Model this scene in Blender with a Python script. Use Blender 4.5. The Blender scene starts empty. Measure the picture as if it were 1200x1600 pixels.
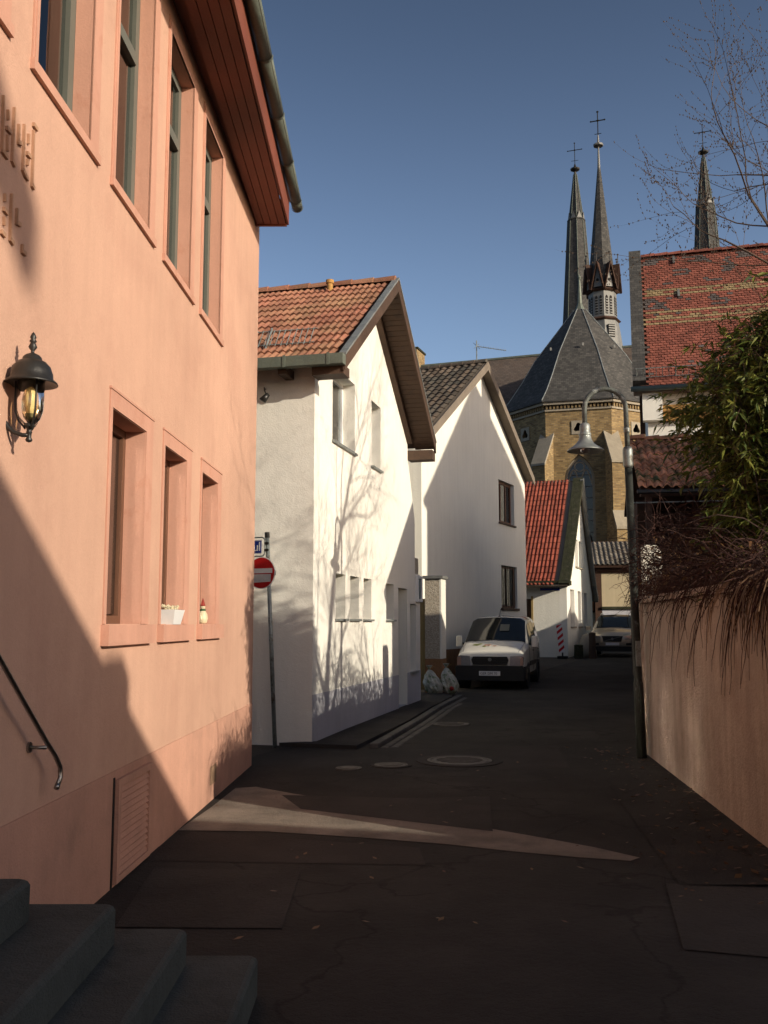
import bpy, bmesh, math, random
from mathutils import Vector, Matrix
from mathutils.geometry import tessellate_polygon
random.seed(7)
R = math.radians
sc = bpy.context.scene
col = sc.collection
PI = math.pi

# ---------------------------------------------------------------- camera, sky, sun, exposure
PITCH = math.atan(175/1500.0)
cam_d = bpy.data.cameras.new('camera'); cam = bpy.data.objects.new('camera', cam_d); col.objects.link(cam)
cam.location = (0, 0, 1.6); cam.rotation_euler = (PI/2+PITCH, 0, 0)
cam_d.sensor_fit = 'VERTICAL'; cam_d.sensor_height = 36; cam_d.lens = 36*1500/1600.0
cam_d.clip_start = .05; cam_d.clip_end = 3000
sc.camera = cam
SUN = Vector((.80, -.60, .318)).normalized()
ELEV = math.asin(SUN.z)
world = bpy.data.worlds.new('World'); sc.world = world; world.use_nodes = True
nt = world.node_tree; bg = nt.nodes['Background']
sky = nt.nodes.new('ShaderNodeTexSky'); sky.sky_type = 'NISHITA'; sky.sun_disc = False
sky.sun_elevation = ELEV; sky.sun_rotation = math.atan2(SUN.x, SUN.y)
sky.air_density = 1.0; sky.dust_density = 2.4; sky.ozone_density = 3
# winter haze: the sky pales towards the horizon all the way round
tc = nt.nodes.new('ShaderNodeTexCoord'); sx_ = nt.nodes.new('ShaderNodeSeparateXYZ'); nt.links.new(tc.outputs['Generated'], sx_.inputs[0])
mr_ = nt.nodes.new('ShaderNodeMapRange'); mr_.interpolation_type = 'SMOOTHSTEP'; nt.links.new(sx_.outputs[2], mr_.inputs[0])
for i_, v_ in enumerate((.16, .66, 2.15, .95)): mr_.inputs[i_+1].default_value = v_
ml_ = nt.nodes.new('ShaderNodeVectorMath'); ml_.operation = 'SCALE'; nt.links.new(sky.outputs[0], ml_.inputs[0]); nt.links.new(mr_.outputs[0], ml_.inputs['Scale'])
vt_ = nt.nodes.new('ShaderNodeVectorMath'); vt_.operation = 'MULTIPLY'; vt_.inputs[1].default_value = (1.12, 1.0, .97); nt.links.new(ml_.outputs[0], vt_.inputs[0])
nt.links.new(vt_.outputs[0], bg.inputs[0]); bg.inputs[1].default_value = .085
sd = bpy.data.lights.new('sun', 'SUN'); so = bpy.data.objects.new('sun', sd); col.objects.link(so)
sd.energy = 5; sd.angle = R(.53); sd.color = (1, .89, .72)
so.rotation_euler = SUN.to_track_quat('Z', 'Y').to_euler()
sc.view_settings.view_transform = 'Standard'; sc.view_settings.look = 'None'
sc.view_settings.exposure = 0; sc.view_settings.gamma = 1; sc.view_settings.use_curve_mapping = False
sc.render.engine = 'CYCLES'; sc.cycles.max_bounces = 6; sc.cycles.blur_glossy = .0; sc.cycles.sample_clamp_indirect = 0

# ---------------------------------------------------------------- measuring helpers (pixel ray -> point of a real plane)
def ray(px, py):
    u = (px-600)/1500.0; v = (800-py)/1500.0
    return Vector((u, math.cos(PITCH)-v*math.sin(PITCH), math.sin(PITCH)+v*math.cos(PITCH)))
def gnd(px, py, z=0.):
    r = ray(px, py); t = (z-1.6)/r.z; return Vector((r.x*t, r.y*t, z))
def at(px, py, Y):
    r = ray(px, py); t = Y/r.y; return Vector((r.x*t, Y, 1.6+r.z*t))
def gz(y):
    return 0. if y < 26 else min(.31, .31*(y-26)/12.)

# ---------------------------------------------------------------- materials
def nodes(m):
    m.use_nodes = True; n = m.node_tree.nodes; l = m.node_tree.links
    return n, l, n['Principled BSDF']
def mth(n, l, op, a, b=None, c=None):
    x = n.new('ShaderNodeMath'); x.operation = op
    for i, q in enumerate((a, b, c)):
        if q is None: continue
        if isinstance(q, (int, float)): x.inputs[i].default_value = q
        else: l.new(q, x.inputs[i])
    return x.outputs[0]
def noise(n, l, pos, scale, det=4, rough=.6, vec=None):
    t = n.new('ShaderNodeTexNoise'); t.inputs['Scale'].default_value = scale
    t.inputs['Detail'].default_value = det; t.inputs['Roughness'].default_value = rough
    if vec:
        mp = n.new('ShaderNodeVectorMath'); mp.operation = 'MULTIPLY'; mp.inputs[1].default_value = vec
        l.new(pos, mp.inputs[0]); pos = mp.outputs[0]
    l.new(pos, t.inputs['Vector']); return t.outputs[0]
def mixc(n, l, f, a, b):
    x = n.new('ShaderNodeMix'); x.data_type = 'RGBA'
    for s, q in ((0, f), (6, a), (7, b)):
        if isinstance(q, (int, float)): x.inputs[s].default_value = q
        elif isinstance(q, tuple): x.inputs[s].default_value = (*q, 1)
        else: l.new(q, x.inputs[s])
    return x.outputs[2]
def rng(n, l, v, a, b, c=0., d=1.):
    x = n.new('ShaderNodeMapRange'); l.new(v, x.inputs[0])
    for i, q in enumerate((a, b, c, d)): x.inputs[i+1].default_value = q
    return x.outputs[0]
def surf_uv(n, l, geo):
    """u along a surface's level line, v up its slope, both in metres"""
    c1 = n.new('ShaderNodeVectorMath'); c1.operation = 'CROSS_PRODUCT'; c1.inputs[0].default_value = (0, 0, 1); l.new(geo.outputs['True Normal'], c1.inputs[1])
    nn = n.new('ShaderNodeVectorMath'); nn.operation = 'NORMALIZE'; l.new(c1.outputs[0], nn.inputs[0])
    c2 = n.new('ShaderNodeVectorMath'); c2.operation = 'CROSS_PRODUCT'; l.new(geo.outputs['True Normal'], c2.inputs[0]); l.new(nn.outputs[0], c2.inputs[1])
    d1 = n.new('ShaderNodeVectorMath'); d1.operation = 'DOT_PRODUCT'; l.new(geo.outputs['Position'], d1.inputs[0]); l.new(nn.outputs[0], d1.inputs[1])
    d2 = n.new('ShaderNodeVectorMath'); d2.operation = 'DOT_PRODUCT'; l.new(geo.outputs['Position'], d2.inputs[0]); l.new(c2.outputs[0], d2.inputs[1])
    cb = n.new('ShaderNodeCombineXYZ'); l.new(d1.outputs['Value'], cb.inputs[0]); l.new(d2.outputs['Value'], cb.inputs[1])
    return cb.outputs[0]
MATS = {}
def M(name, c, rough=.8, var=.12, vs=1.5, bump=.15, bs=60, metal=0, spec=.3, c2=None, c2t=(.5, .7), c2s=2., streak=0, per=0, cracks=0):
    """general weathered material: broad tone noise, a second colour in blotches, fine grain, optional vertical streaks, per-piece variation"""
    m = bpy.data.materials.new(name); n, l, P = nodes(m)
    geo = n.new('ShaderNodeNewGeometry'); pos = geo.outputs['Position']
    f = noise(n, l, pos, vs, 6)
    k = rng(n, l, f, .3, .7, 1-var, 1+var)
    fine = noise(n, l, pos, bs, 3)
    k = mth(n, l, 'MULTIPLY', k, rng(n, l, fine, .3, .7, 1-var*.4, 1+var*.4))
    if cracks:
        vo = n.new('ShaderNodeTexVoronoi'); vo.feature = 'DISTANCE_TO_EDGE'; vo.inputs['Scale'].default_value = cracks
        ad = n.new('ShaderNodeVectorMath'); ad.operation = 'ADD'; nz = n.new('ShaderNodeTexNoise'); nz.inputs['Scale'].default_value = 1.6; nz.inputs['Detail'].default_value = 8
        l.new(pos, nz.inputs['Vector']); l.new(nz.outputs['Color'], ad.inputs[0]); l.new(pos, ad.inputs[1]); l.new(ad.outputs[0], vo.inputs['Vector'])
        ck = rng(n, l, vo.outputs['Distance'], .002, .012, .5, 1.); gate = rng(n, l, noise(n, l, pos, .5, 2), .48, .55)
        k = mth(n, l, 'MULTIPLY', k, mth(n, l, 'MAXIMUM', ck, gate))
    if streak:
        s = noise(n, l, pos, 1, 5, .6, (7, 7, .5))
        k = mth(n, l, 'MULTIPLY', k, rng(n, l, s, .35, .75, 1., 1-streak))
    if per:
        oi = n.new('ShaderNodeObjectInfo')
        q = mth(n, l, 'FRACT', mth(n, l, 'ADD', oi.outputs['Random'], geo.outputs['Random Per Island']))
        k = mth(n, l, 'MULTIPLY', k, rng(n, l, q, 0, 1, 1-per, 1+per))
    base = c
    if c2:
        base = mixc(n, l, rng(n, l, noise(n, l, pos, c2s, 7, .7), c2t[0], c2t[1]), c, c2)
    vm = n.new('ShaderNodeVectorMath'); vm.operation = 'SCALE'
    if isinstance(base, tuple): vm.inputs[0].default_value = base
    else: l.new(base, vm.inputs[0])
    l.new(k, vm.inputs['Scale']); l.new(vm.outputs[0], P.inputs['Base Color'])
    P.inputs['Roughness'].default_value = rough; P.inputs['Metallic'].default_value = metal
    P.inputs['Specular IOR Level'].default_value = spec
    if bump:
        b = n.new('ShaderNodeBump'); b.inputs['Strength'].default_value = bump; b.inputs['Distance'].default_value = .02
        h = mth(n, l, 'ADD', fine, mth(n, l, 'MULTIPLY', noise(n, l, pos, bs*.22, 4), 1.4))
        l.new(h, b.inputs['Height']); l.new(b.outputs[0], P.inputs['Normal'])
    MATS[name] = m; return m
def brickmat(name, cs, mortar, bw, bh, rough=.85, bump=.5, msize=.012, moss=None, dist=.02, offset=.5):
    m = bpy.data.materials.new(name); n, l, P = nodes(m)
    geo = n.new('ShaderNodeNewGeometry'); uv = surf_uv(n, l, geo)
    t = n.new('ShaderNodeTexBrick'); t.offset = offset; l.new(uv, t.inputs['Vector'])
    t.inputs['Color1'].default_value = (0, 0, 0, 1); t.inputs['Color2'].default_value = (1, 1, 1, 1); t.inputs['Mortar'].default_value = (.5, .5, .5, 1)
    t.inputs['Scale'].default_value = 1; t.inputs['Brick Width'].default_value = bw; t.inputs['Row Height'].default_value = bh
    t.inputs['Mortar Size'].default_value = msize; t.inputs['Mortar Smooth'].default_value = .2
    cr = n.new('ShaderNodeValToRGB'); l.new(t.outputs['Color'], cr.inputs[0])
    e = cr.color_ramp; e.elements[0].color = (*cs[0], 1); e.elements[1].color = (*cs[-1], 1)
    for i in range(1, len(cs)-1):
        q = e.elements.new(i/(len(cs)-1)); q.color = (*cs[i], 1)
    b = mixc(n, l, t.outputs['Fac'], cr.outputs[0], mortar)
    f = rng(n, l, noise(n, l, geo.outputs['Position'], .7, 7, .7), .3, .7, .78, 1.18)
    if moss: b = mixc(n, l, rng(n, l, noise(n, l, geo.outputs['Position'], 1.1, 8, .75), .52, .68), b, moss)
    vm = n.new('ShaderNodeVectorMath'); vm.operation = 'SCALE'; l.new(b, vm.inputs[0]); l.new(f, vm.inputs['Scale']); l.new(vm.outputs[0], P.inputs['Base Color'])
    P.inputs['Roughness'].default_value = rough; P.inputs['Specular IOR Level'].default_value = .3
    bp = n.new('ShaderNodeBump'); bp.inputs['Strength'].default_value = bump; bp.inputs['Distance'].default_value = dist
    h = mth(n, l, 'SUBTRACT', mth(n, l, 'MULTIPLY', noise(n, l, geo.outputs['Position'], 30, 3), .5), t.outputs['Fac'])
    l.new(h, bp.inputs['Height']); l.new(bp.outputs[0], P.inputs['Normal'])
    MATS[name] = m; return m
def glassmat(name, tint=(.9, .95, .95), dark=0., rough=.02, wavy=.04, ior=1.55):
    m = bpy.data.materials.new(name); n, l, P = nodes(m); n.remove(P)
    out = n['Material Output']
    tr = n.new('ShaderNodeBsdfTransparent'); tr.inputs[0].default_value = (*[c*(1-dark) for c in tint], 1)
    gl = n.new('ShaderNodeBsdfGlossy'); gl.inputs['Roughness'].default_value = rough; gl.inputs[0].default_value = (1, 1, 1, 1)
    fr = n.new('ShaderNodeFresnel'); fr.inputs[0].default_value = ior
    geo = n.new('ShaderNodeNewGeometry'); b = n.new('ShaderNodeBump'); b.inputs['Strength'].default_value = wavy; b.inputs['Distance'].default_value = .02
    l.new(noise(n, l, geo.outputs['Position'], 2.5, 2), b.inputs['Height']); l.new(b.outputs[0], gl.inputs['Normal'])
    mx = n.new('ShaderNodeMixShader'); l.new(fr.outputs[0], mx.inputs[0]); l.new(tr.outputs[0], mx.inputs[1]); l.new(gl.outputs[0], mx.inputs[2]); l.new(mx.outputs[0], out.inputs[0])
    MATS[name] = m; return m

pinkwall = M('pink_plaster', (.55, .332, .24), .9, .09, .6, .2, 90, c2=(.48, .275, .20), c2t=(.5, .8), c2s=1.1, streak=.07)
pinkplinth = M('pink_plinth_plaster', (.52, .285, .205), .9, .14, .8, .25, 90, c2=(.36, .21, .155), c2t=(.5, .85), c2s=1.8, streak=.1)
pinktrim = M('pink_sandstone_trim', (.54, .29, .21), .85, .08, 1.5, .12, 70, c2=(.45, .2, .13), c2t=(.55, .8), c2s=4, streak=.12)
whitewall = M('white_render', (.78, .76, .69), .9, .05, .5, .2, 55, streak=.06)
whitewall2 = M('cream_white_render', (.76, .74, .66), .9, .05, .5, .3, 60, streak=.07)
greyplinth = M('grey_plinth_paint', (.46, .46, .50), .85, .08, 1., .3, 60, streak=.1)
pebble = M('pebbledash', (.50, .45, .36), .95, .25, 25, .9, 120, c2=(.32, .26, .2), c2t=(.45, .6), c2s=60)
brownplinth = M('brown_plinth', (.26, .13, .06), .8, .2, 2, .3, 40, streak=.2)
beigewall = M('beige_render', (.50, .42, .28), .9, .08, .7, .3, 50, streak=.1)
clayroof = M('clay_tile', (.29, .122, .078), .85, .15, 2., .35, 60, c2=(.27, .16, .09), c2t=(.42, .68), c2s=1.3, per=.22)
redroof = M('engobed_red_tile', (.23, .056, .034), .8, .2, 2., .2, 60, c2=(.17, .05, .03), c2t=(.5, .7), c2s=2, per=.3)
darkroof = M('weathered_dark_tile', (.115, .085, .062), .9, .25, 3, .4, 60, c2=(.06, .055, .045), c2t=(.4, .6), c2s=1.5, per=.35)
mossroof = M('mossy_old_tile', (.60, .26, .14), .95, .25, 3, .5, 60, c2=(.07, .085, .03), c2t=(.46, .62), c2s=2.2, per=.35)
beaver = M('beaver_tail_tile', (.22, .072, .05), .9, .15, 2, .3, 60, c2=(.22, .075, .05), c2t=(.45, .7), c2s=1, per=.25)
beaverY = M('yellow_beaver_tail_tile', (.26, .19, .10), .9, .15, 2, .3, 60, per=.2)
beaverG = M('grey_beaver_tail_tile', (.09, .075, .07), .9, .2, 2, .3, 60, per=.25)
greytile = M('grey_cement_tile', (.16, .14, .115), .95, .2, 3, .4, 60, per=.3)
slate = brickmat('slate', [(.045, .044, .042), (.062, .060, .056), (.085, .081, .074)], (.02, .02, .02), .25, .16, .85, .5, .008, dist=.015)
brownslate = brickmat('brown_slate', [(.10, .075, .06), (.13, .10, .08), (.085, .068, .058)], (.04, .035, .03), .3, .2, .8, .4, .01)
brick = brickmat('church_brick', [(.15, .095, .042), (.27, .18, .078), (.35, .245, .11), (.19, .125, .055), (.30, .205, .088)], (.18, .15, .105), .27, .105, .9, .5, .012)
stone = M('pale_sandstone', (.31, .27, .205), .9, .12, 2, .3, 30, streak=.15)
wood_brown = M('brown_stained_wood', (.075, .045, .03), .7, .2, 1, .25, 60, c2=(.055, .036, .027), c2s=6)
wood_soffit = M('red_brown_soffit', (.17, .05, .03), .65, .15, 1.2, .15, 60, c2=(.17, .06, .035), c2s=3, c2t=(.45, .75))
wood_grey = M('grey_weathered_wood', (.19, .155, .12), .85, .18, 2, .3, 60)
wood_yellow = M('yellow_timber', (.36, .20, .06), .8, .15, 2, .2, 60)
frame_grey = M('grey_green_window_paint', (.12, .125, .105), .5, .08, 2, .05, 60)
frame_brown = M('brown_window_frame', (.13, .06, .035), .6, .1, 2, .1, 60)
frame_white = M('white_window_frame', (.72, .73, .74), .4, .04, 2, .03, 60)
frame_orange = M('orange_brown_window_frame', (.28, .10, .03), .6, .1, 2, .1, 60)
zinc = M('zinc', (.30, .32, .31), .5, .2, 3, .1, 40, metal=.5, c2=(.2, .22, .2), c2s=5)
zincgreen = M('patinated_copper', (.13, .15, .125), .6, .2, 3, .15, 40, metal=.25, c2=(.12, .13, .1), c2s=6)
leadpale = M('pale_weathered_metal_sheet', (.18, .18, .17), .6, .15, 1.5, .1, 40, metal=.2, streak=.2)
galv = M('galvanised_steel', (.27, .30, .29), .5, .2, 6, .1, 60, metal=.5, c2=(.13, .12, .1), c2s=9, c2t=(.52, .62))
postmat = M('weathered_lamp_post', (.10, .11, .10), .6, .3, 4, .2, 50, metal=.2, c2=(.30, .33, .32), c2s=7, c2t=(.54, .64))
postdark = M('dark_post_paint', (.03, .033, .028), .6, .3, 4, .3, 50, metal=.2, c2=(.12, .13, .12), c2s=6, c2t=(.62, .7))
ventmat = M('painted_vent_plate', (.30, .19, .12), .8, .2, 6, .2)
blackmetal = M('black_metal', (.025, .024, .022), .4, .2, 3, .1, 50, metal=.3, spec=.5)
steel = M('brushed_steel_tube', (.32, .31, .29), .3, .1, 6, .05, 60, metal=1)
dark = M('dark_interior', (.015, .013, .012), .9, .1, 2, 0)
curtain = M('white_curtain', (.6, .6, .58), .9, .12, 12, .2, 20)
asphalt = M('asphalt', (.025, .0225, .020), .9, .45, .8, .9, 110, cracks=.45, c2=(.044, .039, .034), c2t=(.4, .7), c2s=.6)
asphalt_b = M('older_asphalt', (.043, .038, .034), .9, .35, 1.2, .9, 120, c2=(.04, .035, .03), c2s=1.5)
asphalt_c = M('reddish_asphalt', (.036, .030, .027), .9, .35, 1., .8, 150)
pave = M('pale_pavement_sunlit_strip', (.23, .2, .165), .9, .35, 1.2, .8, 140, c2=(.13, .115, .095), c2t=(.45, .7), c2s=1.4)  # pale tone laid only along the sunlit strip of ground
kerb_m = M('kerb_granite', (.10, .094, .085), .85, .2, 5, .5, 90, per=.15)
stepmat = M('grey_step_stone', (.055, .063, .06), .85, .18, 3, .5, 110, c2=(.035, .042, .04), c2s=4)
iron = M('cast_iron', (.10, .09, .08), .6, .25, 12, .3, 60, metal=.5)
gwall = M('garden_wall_render', (.47, .38, .315), .92, .14, 1.2, .6, 45, c2=(.31, .23, .18), c2t=(.45, .8), c2s=1.6, streak=.25)
soil = M('soil_and_asphalt', (.05, .042, .034), .95, .25, 1, .5, 40)
twig = M('dry_red_brown_twig', (.045, .02, .015), .85, .3, 8, 0, 30, per=.4)
twigpale = M('pale_dry_twig', (.24, .155, .09), .85, .25, 8, 0, 30, per=.3)
bark = M('bark', (.085, .062, .045), .9, .25, 6, .6, 40)
def leafmat(name, c, c2):
    m = bpy.data.materials.new(name); n, l, P = nodes(m)
    geo = n.new('ShaderNodeNewGeometry')
    b = mixc(n, l, geo.outputs['Random Per Island'], c, c2)
    l.new(b, P.inputs['Base Color']); P.inputs['Roughness'].default_value = .45; P.inputs['Specular IOR Level'].default_value = .45
    tl = n.new('ShaderNodeBsdfTranslucent'); l.new(b, tl.inputs[0])
    mx = n.new('ShaderNodeMixShader'); mx.inputs[0].default_value = .3
    l.new(P.outputs[0], mx.inputs[1]); l.new(tl.outputs[0], mx.inputs[2]); l.new(mx.outputs[0], n['Material Output'].inputs[0])
    return m
leaf = leafmat('bamboo_leaf', (.05, .09, .016), (.24, .25, .05))
leafdry = leafmat('dry_leaf', (.09, .035, .014), (.16, .09, .03))
glass = glassmat('window_glass', dark=.25)
glass_far = glassmat('dark_window_glass', (.35, .4, .42), .5)
glass_lower = glassmat('ground_floor_glass', dark=.25, rough=.15, wavy=0, ior=3.6)
glass_amber = glassmat('amber_lamp_glass', (1, .96, .84), .0, .1)
carglass = glassmat('car_glass', (.45, .52, .5), .45)
red = M('signal_red', (.50, .012, .012), .4, .06, 2, 0)
white = M('white_reflective', (.75, .75, .74), .4, .04, 3, 0)
blue = M('sign_blue', (.012, .035, .26), .4, .05, 3, 0)
def paint(name, c, rough=.25, metal=0):
    m = M(name, c, rough, .03, 1, 0, 30, metal=metal, spec=.5)
    m.node_tree.nodes['Principled BSDF'].inputs['Coat Weight'].default_value = .6
    m.node_tree.nodes['Principled BSDF'].inputs['Coat Roughness'].default_value = .05; return m
vanwhite = paint('white_car_paint', (.62, .60, .54)); silver = paint('champagne_car_paint', (.34, .30, .24), .3, .5)
plastic = M('black_plastic', (.02, .02, .02), .6, .1, 5, .1); rubber = M('tyre_rubber', (.015, .015, .015), .85, .1, 5, .2)
lens = M('headlamp_lens', (.35, .35, .38), .12, .1, 20, 0, metal=.6, spec=.8); orange = M('orange_lens', (.36, .22, .17), .2, .05, 5, 0, spec=.6)
bagmat = M('translucent_rubbish_bag', (.42, .42, .36), .3, .25, 14, .6, 12, spec=.6, c2=(.10, .16, .06), c2t=(.5, .62), c2s=9)
bagred = M('red_packaging', (.40, .04, .03), .5, .1, 5, 0)
bulbmat = M('lamp_bulb', (.75, .68, .48), .4, .05, 5, 0)
cream = M('cream_ceramic', (.62, .54, .36), .4, .1, 8, .05); green = M('dark_green_cloth', (.04, .10, .04), .8, .1, 8, .1)
wood_dark = M('dark_timber', (.055, .028, .018), .8, .2, 3, .3, 50)
ochre = M('ochre_render', (.34, .24, .10), .9, .1, 1, .3, 40)

# ---------------------------------------------------------------- mesh helpers
class MB:
    def __init__(s): s.v = []; s.f = []
    def add(s, vs, fs):
        o = len(s.v); s.v += [Vector(v) for v in vs]; s.f += [tuple(i+o for i in f) for f in fs]; return s
    def box(s, F, x0, x1, y0, y1, z0, z1):
        p = [F @ Vector(q) for q in ((x0,y0,z0),(x1,y0,z0),(x1,y1,z0),(x0,y1,z0),(x0,y0,z1),(x1,y0,z1),(x1,y1,z1),(x0,y1,z1))]
        fs = [(0,3,2,1),(4,5,6,7),(0,1,5,4),(1,2,6,5),(2,3,7,6),(3,0,4,7)]
        return s.add(p, fs)
    def bevbox(s, F, x0, x1, y0, y1, z0, z1, b):
        """box with chamfered vertical and top edges"""
        def ring(i, z):
            return [(x0+b+i,y0+i,z),(x1-b-i,y0+i,z),(x1-i,y0+b+i,z),(x1-i,y1-b-i,z),(x1-b-i,y1-i,z),(x0+b+i,y1-i,z),(x0+i,y1-b-i,z),(x0+i,y0+b+i,z)]
        vs = ring(0, z0)+ring(0, z1-b)+ring(b*.35, z1-b*.3)+ring(b, z1)
        fs = [tuple(range(7, -1, -1)), tuple(range(24, 32))]
        for k in range(3):
            for i in range(8): fs.append((k*8+i, k*8+(i+1) % 8, k*8+8+(i+1) % 8, k*8+8+i))
        return s.add([F @ Vector(v) for v in vs], fs)
    def poly(s, pts): return s.add(pts, [tuple(range(len(pts)))])
    def prism(s, F, pts, y0, y1):
        """outline in (x,z) of frame F, extruded from y0 to y1"""
        n = len(pts); vs = [F @ Vector((x, y0, z)) for x, z in pts]+[F @ Vector((x, y1, z)) for x, z in pts]
        area = sum(pts[i][0]*pts[(i+1) % n][1]-pts[(i+1) % n][0]*pts[i][1] for i in range(n))
        fr = list(range(n)); bk = list(range(2*n-1, n-1, -1)); sd = [((i+1) % n, i, i+n, (i+1) % n+n) for i in range(n)]
        if area < 0: fr.reverse(); bk.reverse(); sd = [tuple(reversed(q)) for q in sd]
        if n > 4:
            tr = tessellate_polygon([[Vector((p[0], p[1], 0)) for p in pts]])
            fs = []
            for t in tr:
                a = (Vector(pts[t[1]])-Vector(pts[t[0]])).cross(Vector(pts[t[2]])-Vector(pts[t[0]]))
                t = t if a > 0 else (t[0], t[2], t[1])
                fs += [t, (t[0]+n, t[2]+n, t[1]+n)]
        else: fs = [tuple(fr), tuple(bk)]
        return s.add(vs, fs+sd)
    def tube(s, pts, r, seg=6, caps=True):
        pts = [Vector(p) for p in pts]; n = len(pts); rs = r if isinstance(r, (list, tuple)) else [r]*n
        prev = None; vs = []
        for i, p in enumerate(pts):
            t = (pts[min(i+1, n-1)]-pts[max(i-1, 0)]).normalized()
            a = prev if prev else (Vector((0, 0, 1)) if abs(t.z) < .9 else Vector((1, 0, 0)))
            x = (a-t*a.dot(t))
            x = x.normalized() if x.length > 1e-6 else t.orthogonal().normalized()
            prev = x; y = t.cross(x)
            for k in range(seg):
                q = 2*PI*k/seg; vs.append(p+x*math.cos(q)*rs[i]+y*math.sin(q)*rs[i])
        fs = [(i*seg+k, i*seg+(k+1) % seg, (i+1)*seg+(k+1) % seg, (i+1)*seg+k) for i in range(n-1) for k in range(seg)]
        if caps: fs += [tuple(range(seg-1, -1, -1)), tuple(range((n-1)*seg, n*seg))]
        return s.add(vs, fs)
    def lathe(s, prof, c=(0, 0, 0), seg=16, F=None, half=None):
        c = Vector(c); vs = []; n = len(prof)
        for r, z in prof:
            for k in range(seg):
                q = 2*PI*(k+(.5 if half else 0))/seg; p = Vector((r*math.cos(q), r*math.sin(q), z)); p = F @ p if F else p
                vs.append(p+c)
        fs = [(i*seg+k, i*seg+(k+1) % seg, (i+1)*seg+(k+1) % seg, (i+1)*seg+k) for i in range(n-1) for k in range(seg)]
        fs += [tuple(range(seg-1, -1, -1)), tuple(range((n-1)*seg, n*seg))]
        return s.add(vs, fs)
    def wall(s, F, outline, holes=(), th=.3):
        """slab: outline and holes in (x,z) of F, front at y=0, back at y=th"""
        loops = [list(outline)]+[list(h) for h in holes]
        flat = [p for lp in loops for p in lp]; N = len(flat)
        vs = [F @ Vector((x, 0, z)) for x, z in flat]+[F @ Vector((x, th, z)) for x, z in flat]
        fs = []
        for t in tessellate_polygon([[Vector((p[0], p[1], 0)) for p in lp] for lp in loops]):
            a = (Vector(flat[t[1]])-Vector(flat[t[0]])).cross(Vector(flat[t[2]])-Vector(flat[t[0]]))
            if abs(a) < 1e-9: continue
            if a < 0: t = (t[0], t[2], t[1])
            fs += [tuple(t), (t[0]+N, t[2]+N, t[1]+N)]
        o = 0
        for li, lp in enumerate(loops):
            n = len(lp); area = sum(lp[i][0]*lp[(i+1) % n][1]-lp[(i+1) % n][0]*lp[i][1] for i in range(n))
            ccw = area > 0
            if li: ccw = not ccw
            for i in range(n):
                a, b = o+i, o+(i+1) % n
                fs.append((b, a, a+N, b+N) if ccw else (a, b, b+N, a+N))
            o += n
        return s.add(vs, fs)
    def mesh(s, name, mat, off=Vector((0, 0, 0)), smooth=False):
        me = bpy.data.meshes.new(name); me.from_pydata([v-off for v in s.v], [], s.f)
        me.materials.append(mat)
        if smooth: me.polygons.foreach_set('use_smooth', [True]*len(me.polygons))
        me.update(); return me

def rect(x0, x1, z0, z1): return [(x0, z0), (x1, z0), (x1, z1), (x0, z1)]
def frame(o, d, z=0.):
    """x along d, y = inward (left of d), z up"""
    d = Vector((d[0], d[1], 0)).normalized(); y = Vector((-d.y, d.x, 0))
    m = Matrix.Identity(4); m.col[0] = (*d, 0); m.col[1] = (*y, 0); m.col[2] = (0, 0, 1, 0); m.col[3] = (o[0], o[1], z, 1)
    return m
def basis(o, x, y, z):
    m = Matrix.Identity(4); m.col[0] = (*x, 0); m.col[1] = (*y, 0); m.col[2] = (*z, 0); m.col[3] = (*o, 1); return m
I4 = Matrix.Identity(4)

class Thing:
    def __init__(s, name, label, cat, loc=(0, 0, 0), group=None):
        s.e = bpy.data.objects.new(name, None); col.objects.link(s.e); s.e.location = loc; s.loc = Vector(loc)
        s.e['label'] = label; s.e['category'] = cat; s.e.empty_display_size = .2
        if group: s.e['group'] = group
    def part(s, name, mb, mat, parent=None, smooth=False, kind=None, label=None):
        me = mb if isinstance(mb, bpy.types.Mesh) else mb.mesh(name, mat, s.loc, smooth)
        o = bpy.data.objects.new(name, me); col.objects.link(o); o.parent = parent or s.e
        if kind: o['kind'] = kind
        if label: o['label'] = label
        return o
    def inst(s, name, me, mw, parent=None):
        """piece sharing mesh me, placed at world matrix mw (parents sit at the thing's base without rotation)"""
        o = bpy.data.objects.new(name, me); col.objects.link(o); o.parent = parent or s.e
        o.matrix_basis = Matrix.Translation(-s.loc) @ mw; return o
def single(name, mb, mat, label, cat, loc, group=None, smooth=False):
    me = mb.mesh(name, mat, Vector(loc), smooth); o = bpy.data.objects.new(name, me); col.objects.link(o); o.location = loc
    o['label'] = label; o['category'] = cat
    if group: o['group'] = group
    return o
def struct(name, mb, mat, smooth=False, kind='structure'):
    me = mb.mesh(name, mat, Vector((0, 0, 0)), smooth); o = bpy.data.objects.new(name, me); col.objects.link(o); o['kind'] = kind; return o
def textmesh(txt, size, depth=.004, spacing=1.):
    c = bpy.data.curves.new('lettering', 'FONT'); c.body = txt; c.size = size; c.extrude = depth; c.space_character = spacing; c.resolution_u = 3
    o = bpy.data.objects.new('tmp', c); col.objects.link(o)
    me = bpy.data.meshes.new_from_object(o.evaluated_get(bpy.context.evaluated_depsgraph_get()))
    bpy.data.objects.remove(o); return me

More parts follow.
